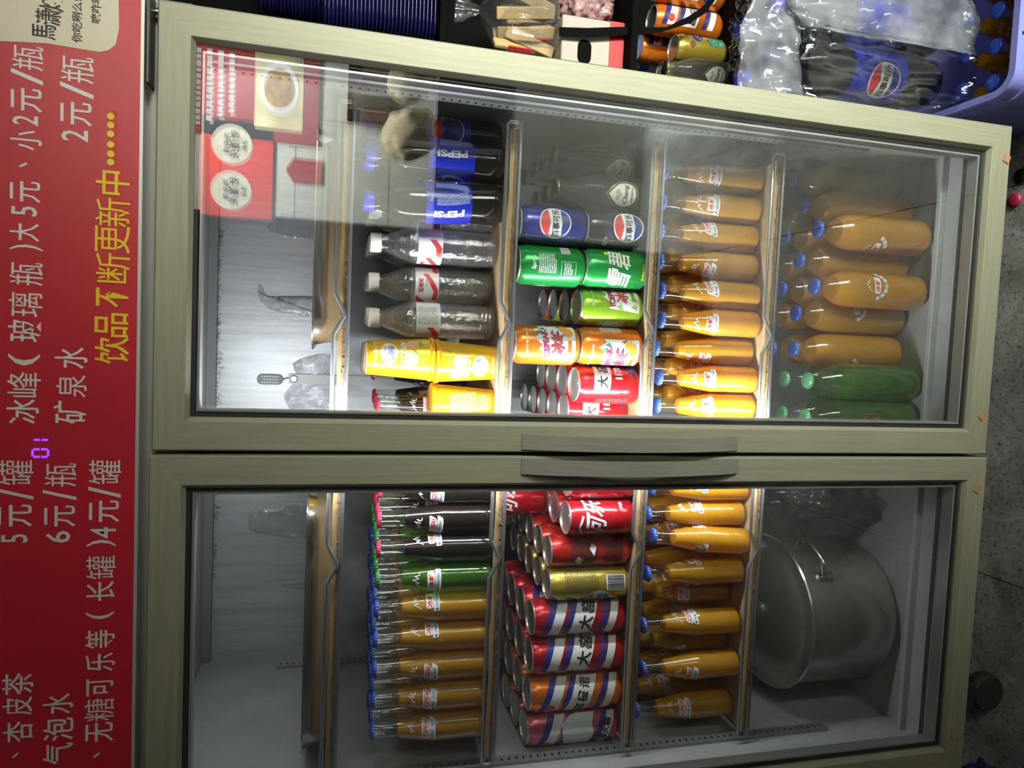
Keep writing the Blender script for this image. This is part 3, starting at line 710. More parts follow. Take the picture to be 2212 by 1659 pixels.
# ---- cola PET bottle with blue label
PBP = [(.019, 0), (.027, .003), (.0308, .010), (.0316, .018), (.0304, .040), (.0294, .055), (.0298, .066), (.0310, .082), (.0314, .100), (.0314, .130), (.0312, .150), (.0296, .163), (.0255, .176), (.0195, .187), (.0150, .194), (.0132, .198), (.0132, .203), (.0150, .204), (.0150, .206), (.0122, .207), (.0122, .212)]
PBr = interp(PBP)
t = B_PE = proto('dark_cola_bottle')
MB().lathe(PBP, 32).obj('bottle_body', mat('cola_filled_plastic', (.012, .010, .008), .10, bump=.12, bscale=60), t)
MB().lathe([(.0148, .206), (.0152, .208), (.0152, .220), (.0142, .2225), (.0002, .2225)], 60, lambda j, a: 1+(.02*math.cos(30*a) if 0 < j < 3 else 0)).obj('cap', CAPBP, t)
LBZ0, LBZ1 = .056, .128
lb = wrapped('label', [RECT(-.0308*PI, .0308*PI, LBZ0, LBZ1)], PBr, .0005, mat('label_blue', (.012, .025, .42), .28), t, .005, .008)
def globe(cx, cz, r, lb_, rf, word, st=.004, ring_m=MPALE):
    wrapped('globe_ring', [DISC(cx, cz, r, 32)], rf, .0008, ring_m, lb_, st)
    a = 28
    wrapped('globe_red', [([(cx+.92*r*math.cos(R(q)), cz+.92*r*math.sin(R(q))) for q in range(a, 181-a+8, 8)] + [(cx-.45*r, cz+.36*r), (cx, cz+.30*r), (cx+.45*r, cz+.40*r)], [tuple(range(len(range(a, 181-a+8, 8))+3))])], rf, .0011, MREDP, lb_, st)
    wrapped('globe_blue', [([(cx+.92*r*math.cos(R(q)), cz+.92*r*math.sin(R(q))) for q in range(180+a, 361-a+8, 8)] + [(cx+.45*r, cz-.36*r), (cx, cz-.44*r), (cx-.45*r, cz-.40*r)], [tuple(range(len(range(180+a, 361-a+8, 8))+3))])], rf, .0011, MBLUE, lb_, st)
    if word: wrapped('globe_lettering', [T(word, cx, cz-.04*r, r*.46, r*1.75, bold=.022)], rf, .0012, INK, lb_, st)
globe(0, .094, .027, lb, PBr, '百事可乐')
wrapped('brand_lettering', [T('PEPSI', .060, .092, .0115, .048, bold=.045, rot=90), T('PEPSI', -.060, .092, .0115, .048, bold=.045, rot=90)], PBr, .0009, WHITE, lb, .004, .008)
wrapped('small_lettering', [FINE(.074, .092, .060, .112, 26, 5), FINE(-.094, -.078, .060, .112, 26, 6), T('Pepsi', .086, .119, .0055, bold=.02)], PBr, .0009, mat('pale_blue_print', (.45, .50, .75), .5), lb, .004, .008)
# ---- clear soda water bottle with oval badge
CBP = [(.020, 0), (.0265, .002), (.0290, .008), (.0292, .014), (.0292, .075), (.0285, .088), (.0255, .104), (.0205, .118), (.0160, .130), (.0135, .140), (.0128, .150), (.0140, .151), (.0140, .157)]
CBr = interp(CBP)
t = B_CH = proto('soda_water_bottle')
MB().lathe(CBP, 30).obj('glass_body', refract_mat('soda_water_glass', .09, .55, .08), t)
crown(.155, CAPK, t, .0145)
MB().lathe([(.0150, .1548), (.0160, .1552), (.0156, .1566), (.0150, .1566)], 40).obj('cap_rim', GOLDRIM, t)
def drop(k, dz=0): return P(*[(k*a, .047+dz+k*b) for a, b in ((0,-.0235),(-.012,-.021),(-.020,-.013),(-.022,-.002),(-.019,.009),(-.011,.019),(0,.029),(.011,.019),(.019,.009),(.022,-.002),(.020,-.013),(.012,-.021))])
bd = wrapped('badge', [drop(1.12)], CBr, .0003, GOLDRIM, t, .004, .01)
wrapped('badge_green', [drop(1.05)], CBr, .0005, mat('badge_green', (.02, .11, .05), .4), bd, .004, .01)
wrapped('badge_white', [drop(.92)], CBr, .0007, WHITE, bd, .004, .01)
wrapped('badge_lettering', [T('Chang', .001, .043, .0105, .030, bold=.02, shear=.25), T('SODA WATER', 0, .0325, .0036, .024, bold=.01)], CBr, .0010, mat('dark_green_print', (.01, .06, .03), .5), bd, .004)
wrapped('elephant_emblem', [DISC(-.0045, .0575, .004, 14), DISC(.0045, .0575, .004, 14), DISC(0, .053, .0028, 12)], CBr, .0010, MGREY, bd, .004)
# ---- gold tapered cup with sealed rim
APP = [(.0255, 0), (.0268, .002), (.0275, .012), (.0335, .098), (.0338, .1005), (.0352, .1015), (.0356, .104), (.0352, .107), (.0335, .1075), (.0002, .1075)]
APr = interp([(.0275, .012), (.0335, .098)])
t = CUP = proto('apricot_tea_cup')
MB().lathe([q for q in APP if q[1] <= .0985], 36).obj('cup_body', C_CUP, t)
MB().lathe([(.0333, .0975), (.0352, .0990), (.0357, .1020), (.0352, .1050), (.0330, .1065), (.0002, .1062)], 40, lambda j, a: 1+(.012*math.sin(9*a+j)+.008*math.sin(23*a)) * (0 < j < 5)).obj('foil_seal', mat('orange_foil', (.85, .40, .01), .3, .5, bump=.5, bscale=140), t)
MB().lathe([(.0254, -.0004), (.0262, .0016), (.0255, .003)], 30).obj('white_foot', CAPW, t)
pe = mat('peach_print', (.80, .42, .22), .45); lf = mat('leaf_print', (.16, .42, .03), .45)
wrapped('peach_picture', [DISC(.010, .068, .0115, 20), DISC(-.014, .070, .0095, 20)], APr, .0004, pe, t, .004, .01)
wrapped('leaf_picture', [P((.001, .086), (.010, .090), (.019, .085), (.010, .082)), P((-.006, .072), (.003, .082), (-.001, .071)), P((-.024, .082), (-.015, .088), (-.008, .081), (-.016, .079)), P((.02, .083), (.027, .089), (.031, .083))], APr, .0005, lf, t, .004, .01)
wrapped('fruit_lettering', [T('APRICOT', 0, .0560, .0098, .041, bold=.035)], APr, .0007, WHITE, t, .004, .01)
ov = wrapped('name_plate', [DISC(.001, .034, .0135, 28, sx=1.35)], APr, .0004, WHITE, t, .004, .008)
wrapped('name_lettering', [T('杏皮茶', .001, .0375, .0092, .027, bold=.01), T('天然原料果汁', .001, .0275, .0028, .020)], APr, .0007, MSMALL, ov, .004, .008)
wrapped('weight_lettering', [T('净含量:348g', .003, .0135, .0042, .026, bold=.015), LINE([(-.022, .011), (-.008, .011)], .0008)], APr, .0005, WHITE, t, .004)
wrapped('back_print', [FINE(.068, .102, .030, .078, 14, 9), FINE(.068, .090, .012, .026, 5, 10), LINE([(.067, .010), (.092, .010), (.092, .028), (.067, .028), (.067, .010)], .0007)], APr, .0005, mat('cream_small_print', (.85, .78, .5), .5), t, .004, .01)
# ---- cans
def can(name, r, h, paint):
    t = proto(name); n = 36
    sh = .009 if h < .13 else .011
    MB().lathe([(r*.74, .0004), (r*.80, .0015), (r*.93, .007), (r, .0105), (r, h-sh-.006), (r*.985, h-sh-.002), (r*.90, h-.004), (r*.88, h-.0028), (r*.80, h-.010)], n).obj('can_body', paint, t)
    lid = MB().lathe([(r*.87, h-.0032), (r*.90, h-.0022), (r*.905, h-.0006), (r*.88, h), (r*.86, h-.0008), (r*.84, h-.0050), (r*.80, h-.0062), (r*.76, h-.0046), (.0002, h-.0046)], n).obj('lid', ALU, t)
    tb = MB(); tb.slab([(p[0], p[1]-.002) for p in rounded(-.0075, .0075, -.012, .012, .006, 4)], h-.0040, h-.0030)
    tb.obj('pull_tab', ALU, lid, bevel=.0003)
    MB().lathe([(r*.60, .0015), (r*.72, 0), (r*.76, .0006), (r*.80, .0016)], n).obj('base_rim', ALU, t)
    return t, (lambda z_: r)
SR, SHH = .0318, .1130      # standard can
K = {}
t, rf = can('lemon_soda_can', SR, SHH, C_SPRITE); K['sprite'] = t
wrapped('name_lettering', [T('雪', -.014, .056, .040, .030, bold=.016, shear=.22), T('碧', .020, .058, .040, .030, bold=.016, shear=.22)], rf, .0004, WHITE, t)
wrapped('small_lettering', [T('柠檬味汽水', .0, .014, .0055, bold=.02), DISC(.030, .079, .004, 12)], rf, .0004, YELLOW, t)
wrapped('back_print', [FINE(.068, .100, .052, .082, 10, 2), T('Sprite', .084, .089, .009, .022, bold=.03), FINE(.066, .086, .024, .040, 5, 3), LINE([(.064, .020), (.088, .020), (.088, .044), (.064, .044), (.064, .020)], .0007)], rf, .0004, MPALE, t)
wrapped('barcode', [BARS(-.098, -.078, .028, .044, 5)], rf, .0004, WHITE, t)
t, rf = can('blue_cola_can', SR, SHH, C_BLUE); K['pepsi'] = t; globe(0, .057, .0265, t, rf, '百事可乐')
wrapped('small_lettering', [T('PEPSI', .078, .055, .012, .05, bold=.03, rot=90), FINE(-.085, -.055, .03, .08, 14, 8)], rf, .0004, MPALE, t)
t, rf = can('black_cola_can', SR, SHH, C_BLACK); K['zero'] = t; globe(0, .044, .0265, t, rf, '百事可乐')
wrapped('dot_pattern', [DISC(q*math.sin(R(a)), .044+q*math.cos(R(a)), .0007, 6) for q in (.031, .034, .037, .040) for a in range(-90, 91, 5)], rf, .0004, mat('dot_blue', (.10, .14, .42), .4), t)
wrapped('small_lettering', [T('无糖', -.028, .080, .0085, bold=.03)], rf, .0004, WHITE, t)
wrapped('barcode', [BARS(.050, .066, .020, .036, 6)], rf, .0004, WHITE, t)
def icepeak(name, paint, fruit, side):
    t, rf = can(name, SR, SHH, paint)
    pp = [(-.036, .012), (-.030, .066), (-.022, .060), (-.012, .074), (-.004, .068), (.006, .082), (.014, .072), (.022, .084), (.030, .070), (.036, .074), (.036, .012)]
    pk = wrapped('peak_panel', [P(*pp)], rf, .0003, MPALE, t)
    sl = [P((a, b), (a+.010, b+.004), (a+.006, b+.014)) for a, b in ((-.033, .014), (-.020, .013), (.020, .060), (.026, .030), (-.034, .040), (.012, .066))]
    wrapped('rock_facets', sl, rf, .0005, mat(side+'_facets', (.07, .20, .12) if side == 'o' else (.30, .42, .05), .45), pk)
    wrapped('latin_lettering', [T('ICEPEAK', -.002, .062, .0105, .050, bold=.05, rot=8)], rf, .0010, mat('plum_print', (.32, .01, .08), .45), t)
    wrapped('lettering_outline', [T('冰峰', .0018, .0422, .0235, .043, bold=.03, shear=.1)], rf, .0008, MBLUE, t)
    wrapped('name_lettering', [T('冰峰', .001, .043, .0225, .042, bold=.022, shear=.1)], rf, .0011, MREDP, t)
    wrapped('fruit_slices', [DISC(.018, .024, .0085, 18), DISC(.027, .031, .0075, 18)], rf, .0010, fruit, t)
    wrapped('flavour_tag', [RECT(-.016, .004, .019, .025)], rf, .0010, paint, t)
    wrapped('back_print', [FINE(.050, .090, .040, .078, 12, 3), FINE(-.088, -.052, .030, .070, 12, 4)], rf, .0004, MPALE, t)
    wrapped('top_lettering', [T('冰峰六十年经典汽水', 0, .0935, .0042, .055, bold=.01)], lambda z_: SR, .0002, MPALE, t)
    return t
K['ice_o'] = icepeak('orange_soda_can', C_ORANGE, mat('orange_slice', (.80, .32, .03), .5), 'o'); K['ice_l'] = icepeak('lime_soda_can', C_LIME, mat('lime_slice', (.62, .62, .25), .5), 'l')
t, rf = can('short_red_can', SR, SHH, C_RED); K['dy_s'] = t
wrapped('white_panel', [P((-.030, .060), (.034, .052), (.034, .084), (-.030, .088))], rf, .0003, WHITE, t)
wrapped('blue_panel', [P((-.006, .012), (.034, .012), (.034, .030), (.016, .026))], rf, .0003, MBLUE, t)
wrapped('name_lettering', [T('大', -.012, .072, .020, bold=.03, shear=.15), T('窑', .014, .070, .020, bold=.03, shear=.15)], rf, .0006, INK, t)
wrapped('number_lettering', [T('1170', .006, .043, .013, .026, bold=.06)], rf, .0006, WHITE, t)
wrapped('back_print', [FINE(.045, .082, .020, .080, 18, 3), FINE(-.08, -.042, .02, .08, 18, 12)], rf, .0004, mat('dim_red_print', (.30, .06, .06), .5), t)
TR, TH = .0325, .168         # tall can
def dayao(name, paint, words, stripe=True):
    t, rf = can(name, TR, TH, paint)
    def band(z0, z1, x0=-.036, x1=.036, sl=.024): return [P((x0, z0+sl), (-.012, z0+sl*.75), (.012, z0+sl*.40), (x1, z0), (x1, z1), (.012, z1+sl*.40), (-.012, z1+sl*.75), (x0, z1+sl))]
    for b_ in (band(.118, .130), band(.083, .094), band(.022, .032)): wrapped('blue_stripe', b_, rf, .0003, MBLUE, t)
    for b_ in (band(.100, .118), band(.046, .083), band(.008, .022, sl=.020)): wrapped('white_stripe', b_, rf, .0003, WHITE, t)
    for k_, (s_, a, b, hh) in enumerate(words): wrapped('name_lettering', [T(s_, a, b, hh, bold=.03, rot=-12)], rf, .0006, INK, t)
    if paint != C_RED: wrapped('round_badge', [DISC(-.021, .132, .0085, 18)], rf, .0006, MREDP, t)
    wrapped('back_print', [T('大汽水 喝大窑', .078, .108, .0085, .048, bold=.03, rot=90), T('大汽水', -.075, .108, .0085, .03, bold=.03, rot=90), FINE(.062, .094, .048, .066, 4, 3), BARS(.064, .090, .022, .040, 7)], rf, .0004, mat('pale_pink_print', (.62, .42, .42), .5), t)
    wrapped('top_lettering', [T('大窑汽水', a, .1525, .0062, .030, bold=.03) for a in (-.052, 0, .052)], rf, -.0006, MPALE, t)
    return t
K['dy_r'] = dayao('tall_red_can', C_RED, (('大', -.014, .078, .025), ('窑', .014, .0715, .025)))
K['dy_o'] = dayao('tall_orange_can', C_ORANGE, (('窑', -.022, .081, .019), ('橙', 0, .0765, .019), ('诺', .022, .0715, .019)))
K['dy_p'] = dayao('tall_pink_can', C_PINK, (('汽水', -.012, .046, .015), ('喝大窑', .004, .028, .014)))
wrapped('white_patch', [P((-.03, .06), (.0, .05), (.03, .055), (.034, .09), (.018, .108), (-.008, .105), (-.03, .095))], lambda z_: TR, .0008, MPALE, K['dy_p'])
CR, CH_ = .0310, .121        # slim-shouldered cola can
t, rf = can('red_cola_can', CR, CH_, can_paint('can_cola_red', (.46, .010, .016))); K['coke'] = t
wrapped('name_lettering', [T('可', -.012, .075, .036, .028, bold=.03, shear=.35), T('乐', .018, .080, .036, .028, bold=.03, shear=.35), LINE([(-.034, .098), (-.018, .104), (.0, .099)], .004)], rf, .0004, MPALE, t)
wrapped('small_lettering', [T('汽水', .020, .030, .007, bold=.03), FINE(.055, .088, .020, .085, 18, 5), BARS(-.085, -.060, .018, .040, 8), FINE(-.088, -.058, .046, .090, 14, 6)], rf, .0004, MPALE, t)
MR, MH = .0278, .145         # slim can
t, rf = can('slim_red_can', MR, MH, can_paint('can_scarlet', (.48, .018, .012))); K['slim_r'] = t
wrapped('dark_panel', [P(*rounded(-.018, .020, .018, .050, .004, 3))], rf, .0003, mat('dark_red_print', (.09, .012, .012), .4), t)
wrapped('black_disc', [DISC(0, .088, .025, 28)], rf, .0003, mat('dim_panel', (.11, .012, .010), .4), t)
wrapped('pale_patches', [P((-.020, .094), (-.012, .104), (-.004, .098), (-.010, .088)), P((-.004, .070), (.008, .078), (.018, .074), (.012, .066))], rf, .0006, MPALE, t)
t, rf = can('slim_gold_can', MR, MH, C_GOLD); K['slim_g'] = t
globe(-.030, .058, .024, t, rf, '百事可乐')
wrapped('small_print', [FINE(-.004, .030, .060, .120, 20, 4), FINE(.045, .075, .040, .110, 18, 14)], rf, .0004, mat('dark_gold_print', (.10, .075, .015), .5), t)
bp_ = wrapped('barcode_panel', [RECT(-.006, .020, .012, .046)], rf, .0003, MPALE, t); wrapped('barcode', [BARS(-.004, .018, .014, .044, 9)], rf, .0006, INK, bp_)
t, rf = can('patterned_gold_can', MR+.003, .122, C_GOLD); K['pat_g'] = t
wrapped('blue_swirls', [DISC(0, .075, .012, 18), P((.008, .06), (.022, .05), (.030, .02), (.018, .022)), P((-.018, .045), (-.006, .052), (.0, .034), (-.012, .030))], lambda z_: MR+.003, .0004, MBLUE, t)
wrapped('green_shape', [DISC(-.006, .036, .013, 18), P((-.020, .03), (.004, .03), (.0, .012), (-.018, .012))], lambda z_: MR+.003, .0005, mat('teal_print', (.03, .20, .14), .4), t)
wrapped('brown_flowers', [DISC(a+.0045*math.cos(R(q)), b+.0045*math.sin(R(q)), .0035, 10) for a, b in ((.012, .098), (-.020, .088)) for q in (0, 90, 180, 270)], lambda z_: MR+.003, .0006, mat('maroon_print', (.13, .03, .03), .4), t)
wrapped('yellow_dots', [DISC(a, b, .0018, 8) for a, b in ((0, .075), (-.006, .036), (.005, .078), (-.012, .02), (.02, .04), (-.005, .07))], lambda z_: MR+.003, .0008, YELLOW, t)

def put(p, x, y, z_, label, cat, group, rot=0, tilt=0, tdir=0, flip=False):
    c = copy_tree(p); c.location = (x, y, z_ if not flip else z_)
    if tilt:
        ax = Vector((-math.sin(R(tdir)), math.cos(R(tdir)), 0))
        c.rotation_euler = (Matrix.Rotation(R(tilt), 3, ax) @ Matrix.Rotation(R(rot), 3, 'Z')).to_euler()
    else: c.rotation_euler = (0, R(180) if flip else 0, R(rot))
    tag(c, label, cat, group); return c
rj = random.Random(3)
def J(a): return rj.uniform(-a, a)

ROWN = ['front', 'second', 'third', 'fourth', 'fifth', 'sixth']
def lab(desc, i, row, shelf, side): return f'{desc}, {ORD[i]} from centre post in {ROWN[row]} row, {shelf}, {side} door'
# ---- second shelf, left: glass bottles, five rows
z2 = Z(CARDZ[1])
colx = [-.078, -.126, -.174, -.222, -.270, -.318, -.366, -.417, -.468]
rot1 = [180, 160, 70, 5, 48, 62, 168, 195, 205]
kind = {0: 'ccccc', 1: 'cccgg', 2: 'cgggg', 3: 'gggbb', 4: 'bbbbb', 5: 'bbbbb', 6: 'bbbbb', 7: 'bbbb', 8: 'bbb'}
kp = {'c': (B_CO, B_CO0, 'pink-capped cola bottle', 'cola bottles'), 'g': (B_GR, B_GR0, 'green-capped soda bottle', 'green soda bottles'), 'b': (B_OR, B_OR0, 'blue-capped orange soda bottle', 'orange soda bottles')}
for i, x in enumerate(colx):
    for r_, c_ in enumerate(kind[i]):
        p, p0, d, g = kp[c_]
        put(p if r_ < 2 else p0, x + (r_*.004 if i < 5 else 0) + J(.0006), .1225 + .0495*r_ + (.002 if i in (1,) else 0) + J(.0008), z2, lab(d, i, r_, 'second shelf', 'left'), 'bottle', f'{g} on the second shelf', rot1[i] if r_ == 0 else rj.uniform(0, 360))
# ---- second shelf, right
for i, (x, y, hi) in enumerate(((.124, .150, 1), (.122, .224, 1), (.120, .298, 1), (.052, .176, 0))):
    d = ['front', 'second', 'third'][i] if i < 3 else ''
    put(CUP, x, y, z2, f'upright gold apricot tea cup, {d} lower cup of the cup stacks, second shelf' if hi else 'single upright gold apricot tea cup beside centre post on second shelf', 'cup', 'gold tea cups on the second shelf', -14 if i == 0 else (-148 if i == 3 else 40))
    if hi: put(CUP, x+.002, y+.001, z2+.2130, f'upside-down gold apricot tea cup, {d} upper cup of the cup stacks, second shelf', 'cup', 'gold tea cups on the second shelf', 20 if i == 0 else 60, flip=True)
for i, x in enumerate((.040, .090)):
    for r_ in range(3):
        put(B_CO, x+.004*r_, (.248 if i == 0 else .400)+.052*r_, z2, f'pink-capped cola bottle behind gold cups, {ORD[i]} column from post, {ROWN[r_]} row', 'bottle', 'cola bottles behind the gold cups', 200+70*i+50*r_)
for i, (x, y, rt) in enumerate(((.190, .194, -118), (.250, .226, 4), (.312, .198, -78), (.372, .216, -120))):
    for r_ in range(4 if i != 0 else 3):
        put(B_WA, x+.003*r_, y+.0600*r_, z2, lab('white-capped water bottle', i, r_, 'second shelf', 'right'), 'bottle', 'water bottles on the second shelf', rt if r_ == 0 else rj.uniform(0, 360))
for i, (x, y, rt, ti) in enumerate(((.380, .150, -150, 3), (.4435, .152, -104, 0), (.4935, .198, 6, 0))):
    for r_ in range(2 if i else 1):
        put(B_PE, x+(.003*r_ if i < 2 else -.002*r_), y+.068*r_, z2+(.0024 if ti else 0), lab('blue-labelled dark cola bottle', i, r_, 'second shelf', 'right'), 'bottle', 'dark cola bottles on the second shelf', rt+25*r_, tilt=-ti if r_ == 0 else 0, tdir=0)
# ---- third shelf, right: cans
z3 = Z(CARDZ[2])
G3 = 'cans on the third shelf behind the right door'
def canput(k_, desc, x, y, rt, up=0, hh=SHH, extra=''):
    return put(K[k_], x, y, z3+up, desc, 'can', G3, rt)
for r_ in range(4): canput('dy_s', f'short red can, first column from centre post, {ROWN[r_]} row, third shelf right', .046, .190+.0645*r_, 20 if r_ == 0 else 90*r_)
canput('sprite', 'single green can at the back of the short red cans by centre post', .046, .190+.0645*4, 90)
for r_ in range(4): canput('dy_s', f'short red can, second column from centre post, {ROWN[r_]} row, third shelf right', .094+.003*r_, .140+.0645*r_, 34 if r_ == 0 else 70*r_)
UPZ = SHH-.0008
canput('ice_o', 'orange soda can, lower of the front orange stack on third shelf', .159, .137, -42); canput('ice_o', 'orange soda can, upper of the front orange stack on third shelf', .157, .137, 10, UPZ)
for r_ in range(3): canput('ice_o', f'orange soda can standing {ORD[r_]} behind the orange stack, third shelf', .162+.003*r_, .203+.065*r_, 90)
canput('ice_l', 'front lime green soda can between orange and green stacks', .224, .146, 52)
canput('ice_l', 'lime green soda can directly behind the front lime can', .228, .212, 100); canput('ice_l', 'lime green soda can third in the lime column', .232, .278, 100); canput('ice_o', 'orange soda can at the back of the lime column', .236, .344, 100)
canput('sprite', 'green lemon soda can, lower of the green stack, large white characters', .288, .131, -8); canput('sprite', 'green lemon soda can, upper of the green stack, back print showing', .286, .131, -148, UPZ)
canput('pepsi', 'blue cola can behind the green lemon soda stack, lower', .292, .198, 60); canput('pepsi', 'blue cola can behind the green lemon soda stack, upper', .292, .198, 160, UPZ)
canput('zero', 'black cola can with round emblem, lower of the cola stack', .353, .134, 6); canput('pepsi', 'dark blue cola can with round emblem, upper of the front cola stack', .351, .134, 4, UPZ)
canput('pepsi', 'blue cola can standing low behind the front cola stack', .357, .201, 60); canput('pepsi', 'blue cola can standing high behind the front cola stack', .357, .201, 80, UPZ)
for i, (x, y, n_) in enumerate(((.417, .150, 3), (.474, .172, 4))):
    for r_ in range(n_): put(B_CH, x+.001*r_, y+.060*r_, z3, lab('clear soda water bottle', i, r_, 'third shelf', 'right'), 'bottle', 'clear soda water bottles on the third shelf', (-12, -38)[i] if r_ == 0 else 90)
# ---- third shelf, left: cans
G3L = 'cans on the third shelf behind the left door'
def canl(k_, label, x, y, rt, up=0): return put(K[k_], x, y, z3+up, label, 'can', G3L, rt)
for i, x in enumerate((-.066, -.130)):
    for r_ in range(3): canl('coke', f'red cola can, {ORD[i]} column left of centre post, {ROWN[r_]} row, third shelf', x+.003*r_, .128+.0635*r_, (150, 14)[i] if r_ == 0 else 40*r_)
    canl('coke', f'red cola can raised on another, {ORD[i]} column left of centre post, third shelf', x+.006, .128+.0635*2, (90, 10)[i], CH_-.001)
for r_ in range(3): canl('slim_r', f'slim red can with dark round print, {ROWN[r_]} row, third shelf left door', -.190+.004*r_, .142+.0570*r_, 0 if r_ == 0 else 80*r_)
for r_ in range(3, 6): canl('slim_g', f'slim gold can behind the slim red cans, {ROWN[r_]} row, third shelf left', -.190+.004*r_, .142+.0570*r_, 80*r_)
for r_ in range(5): canl('slim_g', f'slim gold can with barcode column, {ROWN[r_]} row, third shelf left door', -.2465+.004*r_, .138+.0570*r_, 0 if r_ == 0 else 70*r_)
for i, (x, k_, d, rt) in enumerate(((-.308, 'dy_r', 'tall red striped can nearer centre post', 22), (-.374, 'dy_r', 'tall red striped can farther from centre post', 28), (-.440, 'dy_o', 'tall orange striped can', 4), (-.5035, 'dy_p', 'tall pink striped can at left end', -8))):
    for r_ in range(4 if i < 3 else 3): canl(k_, f'{d}, {ROWN[r_]} row, third shelf left door', x+(.0015 if i < 3 else 0)*r_ - (.0015 if i == 3 else 0), .150+.0655*r_ + (.008 if i == 3 else 0), rt if r_ == 0 else rt+60*r_)
# ---- fourth shelf: orange soda bottles
z4 = Z(CARDZ[3])
fx = [(.062, .130, 8), (.111, .128, 2), (.160, .147, 128), (.209, .131, -8), (.259, .136, 222), (.311, .149, 140), (.362, .153, 226), (.412, .150, 4), (.463, .149, -6)]
for i, (x, y, rt) in enumerate(fx):
    put(B_OR, x, y, z4, lab('blue-capped orange soda bottle', i, 0, 'fourth shelf', 'right'), 'bottle', 'orange soda bottles on the fourth shelf', rt)
    for r_ in (1, 2, 3): put(B_OR if r_ == 1 else B_OR0, (x+.006*((r_ % 2)*2-1)+.012) if i < 8 else .478-(.006 if r_ == 2 else 0), y+.0500*r_, z4, lab('blue-capped orange soda bottle', i, r_, 'fourth shelf', 'right'), 'bottle', 'orange soda bottles on the fourth shelf', rj.uniform(0, 360))
fl_ = [(-.082, .133, 30, 0), (-.131, .142, 60, 0), (-.178, .120, -55, 5), (-.234, .132, 95, 0), (-.283, .176, 2, 0), (-.328, .136, 250, 0), (-.372, .176, 300, 0), (-.404, .128, 158, 0), (-.487, .146, 205, 0)]
for i, (x, y, rt, ti) in enumerate(fl_):
    put(B_OR, x, y, z4+(.002 if ti else 0), lab('blue-capped orange soda bottle', i, 0, 'fourth shelf', 'left'), 'bottle', 'orange soda bottles on the fourth shelf', rt, tilt=ti, tdir=-20)
for r_ in (1, 2):
    for i in range(9):
        x, y = -.090-.0495*i, .176+.051*r_ - (.0 if i not in (4, 6) else -.004)
        if r_ == 1 and i in (4, 6): y += .0
        put(B_OR if r_ == 1 else B_OR0, x, y, z4, lab('blue-capped orange soda bottle', i, r_, 'fourth shelf', 'left'), 'bottle', 'orange soda bottles on the fourth shelf', rj.uniform(0, 360))
# ---- floor of the fridge, right: large bottles
z5 = Z(.0475)
LG = 'large bottles on the fridge floor'
big = [('g', 0, .046, .130, 0), ('g', 0, .114, .129, 180), ('o', 0, .170, .176, -70), ('o', 0, .237, .176, 30), ('o', 0, .284, .128, 12), ('o', 0, .335, .176, 62), ('o', 0, .386, .128, -62), ('o', 0, .437, .1745, 150), ('o', 0, .494, .212, 120),
       ('g', 1, .046, .198, 30), ('g', 1, .112, .197, 0), ('o', 1, .170, .244, 0), ('o', 1, .237, .2705, 20), ('o', 1, .285, .2235, 100), ('o', 1, .335, .2705, 120), ('o', 1, .386, .2235, 60), ('o', 1, .437, .2705, 90), ('o', 1, .494, .3150, 140)]
for j, (c_, r_, x, y, rt) in enumerate(big):
    put(L_OR if c_ == 'o' else L_GR, x, y, z5, lab('large blue-capped orange bottle' if c_ == 'o' else 'large green-capped green bottle', j % 9, r_, 'fridge floor', 'right'), 'bottle', LG, rt)

# ---- steel trays on the top shelf
def tray(x0, x1, y0, y1, side):
    cx, cy = (x0+x1)/2, (y0+y1)/2; w_, d_ = (x1-x0)/2, (y1-y0)/2
    t = thing('steel_tray', f'shallow stainless steel tray on the top shelf behind the {side} door', 'tray', (cx, cy, Z(CARDZ[0])+.0003), group='steel trays')
    n = 7; rings = []
    for ins, z_, rr in ((.020, 0, .03), (.016, .003, .034), (.008, .036, .04), (.006, .0415, .042), (0, .0425, .045), (0, .044, .045), (.0075, .0435, .04), (.018, .005, .03), (.022, .003, .026)):
        rings.append([(x, y, z_) for x, y in rounded(-w_+ins, w_-ins, -d_+ins, d_-ins, rr, n)])
    m_ = len(rings[0]); v = [p for rg in rings for p in rg]; f = []
    for j in range(len(rings)-1):
        for i in range(m_): f.append((j*m_+i, j*m_+(i+1) % m_, (j+1)*m_+(i+1) % m_, (j+1)*m_+i))
    f += [tuple(reversed(range(m_))), tuple(range((len(rings)-1)*m_, len(rings)*m_))]
    MB().add(v, f).obj('pan', STEEL, t, angle=60)
    return t
tray(.135, .478, .112, .47, 'right'); tray(-.512, -.088, .118, .47, 'left')
# ---- thermometer and ice on the back wall
t = thing('fridge_thermometer', 'small oval dial thermometer hanging by a wire on the back wall', 'thermometer', (.060, IB-.006, Z(1.238)))
MB().prism([(a, b) for a, b in rounded(-.0105, .0105, -.026, .026, .0100, 5)][::-1], -.004, .004).obj('body', mat('thermometer_grey', (.20, .21, .24), .4), t, bevel=.001)
q = MB()
for i in range(7): 
    for s_ in (-1, 1): q.box(s_*.0062-.0017, s_*.0062+.0017, -.0052, -.0041, -.016+.005*i, -.0130+.005*i)
q.obj('scale_marks', WHITE, t, smooth=False)
MB().box(-.0009, .0009, -.0054, -.0041, -.016, .014).obj('tube', WHITE, t, smooth=False)
MB().tube([(.001, -.001, -.026), (.004, -.002, -.034), (.003, -.002, -.042)], .0010, 6).obj('wire', DARK, t)
MB().lathe([(.0002, -.004), (.007, -.004), (.008, 0), (.006, .004), (.0002, .0045)], 16).obj('clip_screw', STEEL, t, loc=(.003, -.004, -.048)).rotation_euler = (R(90), 0, 0)
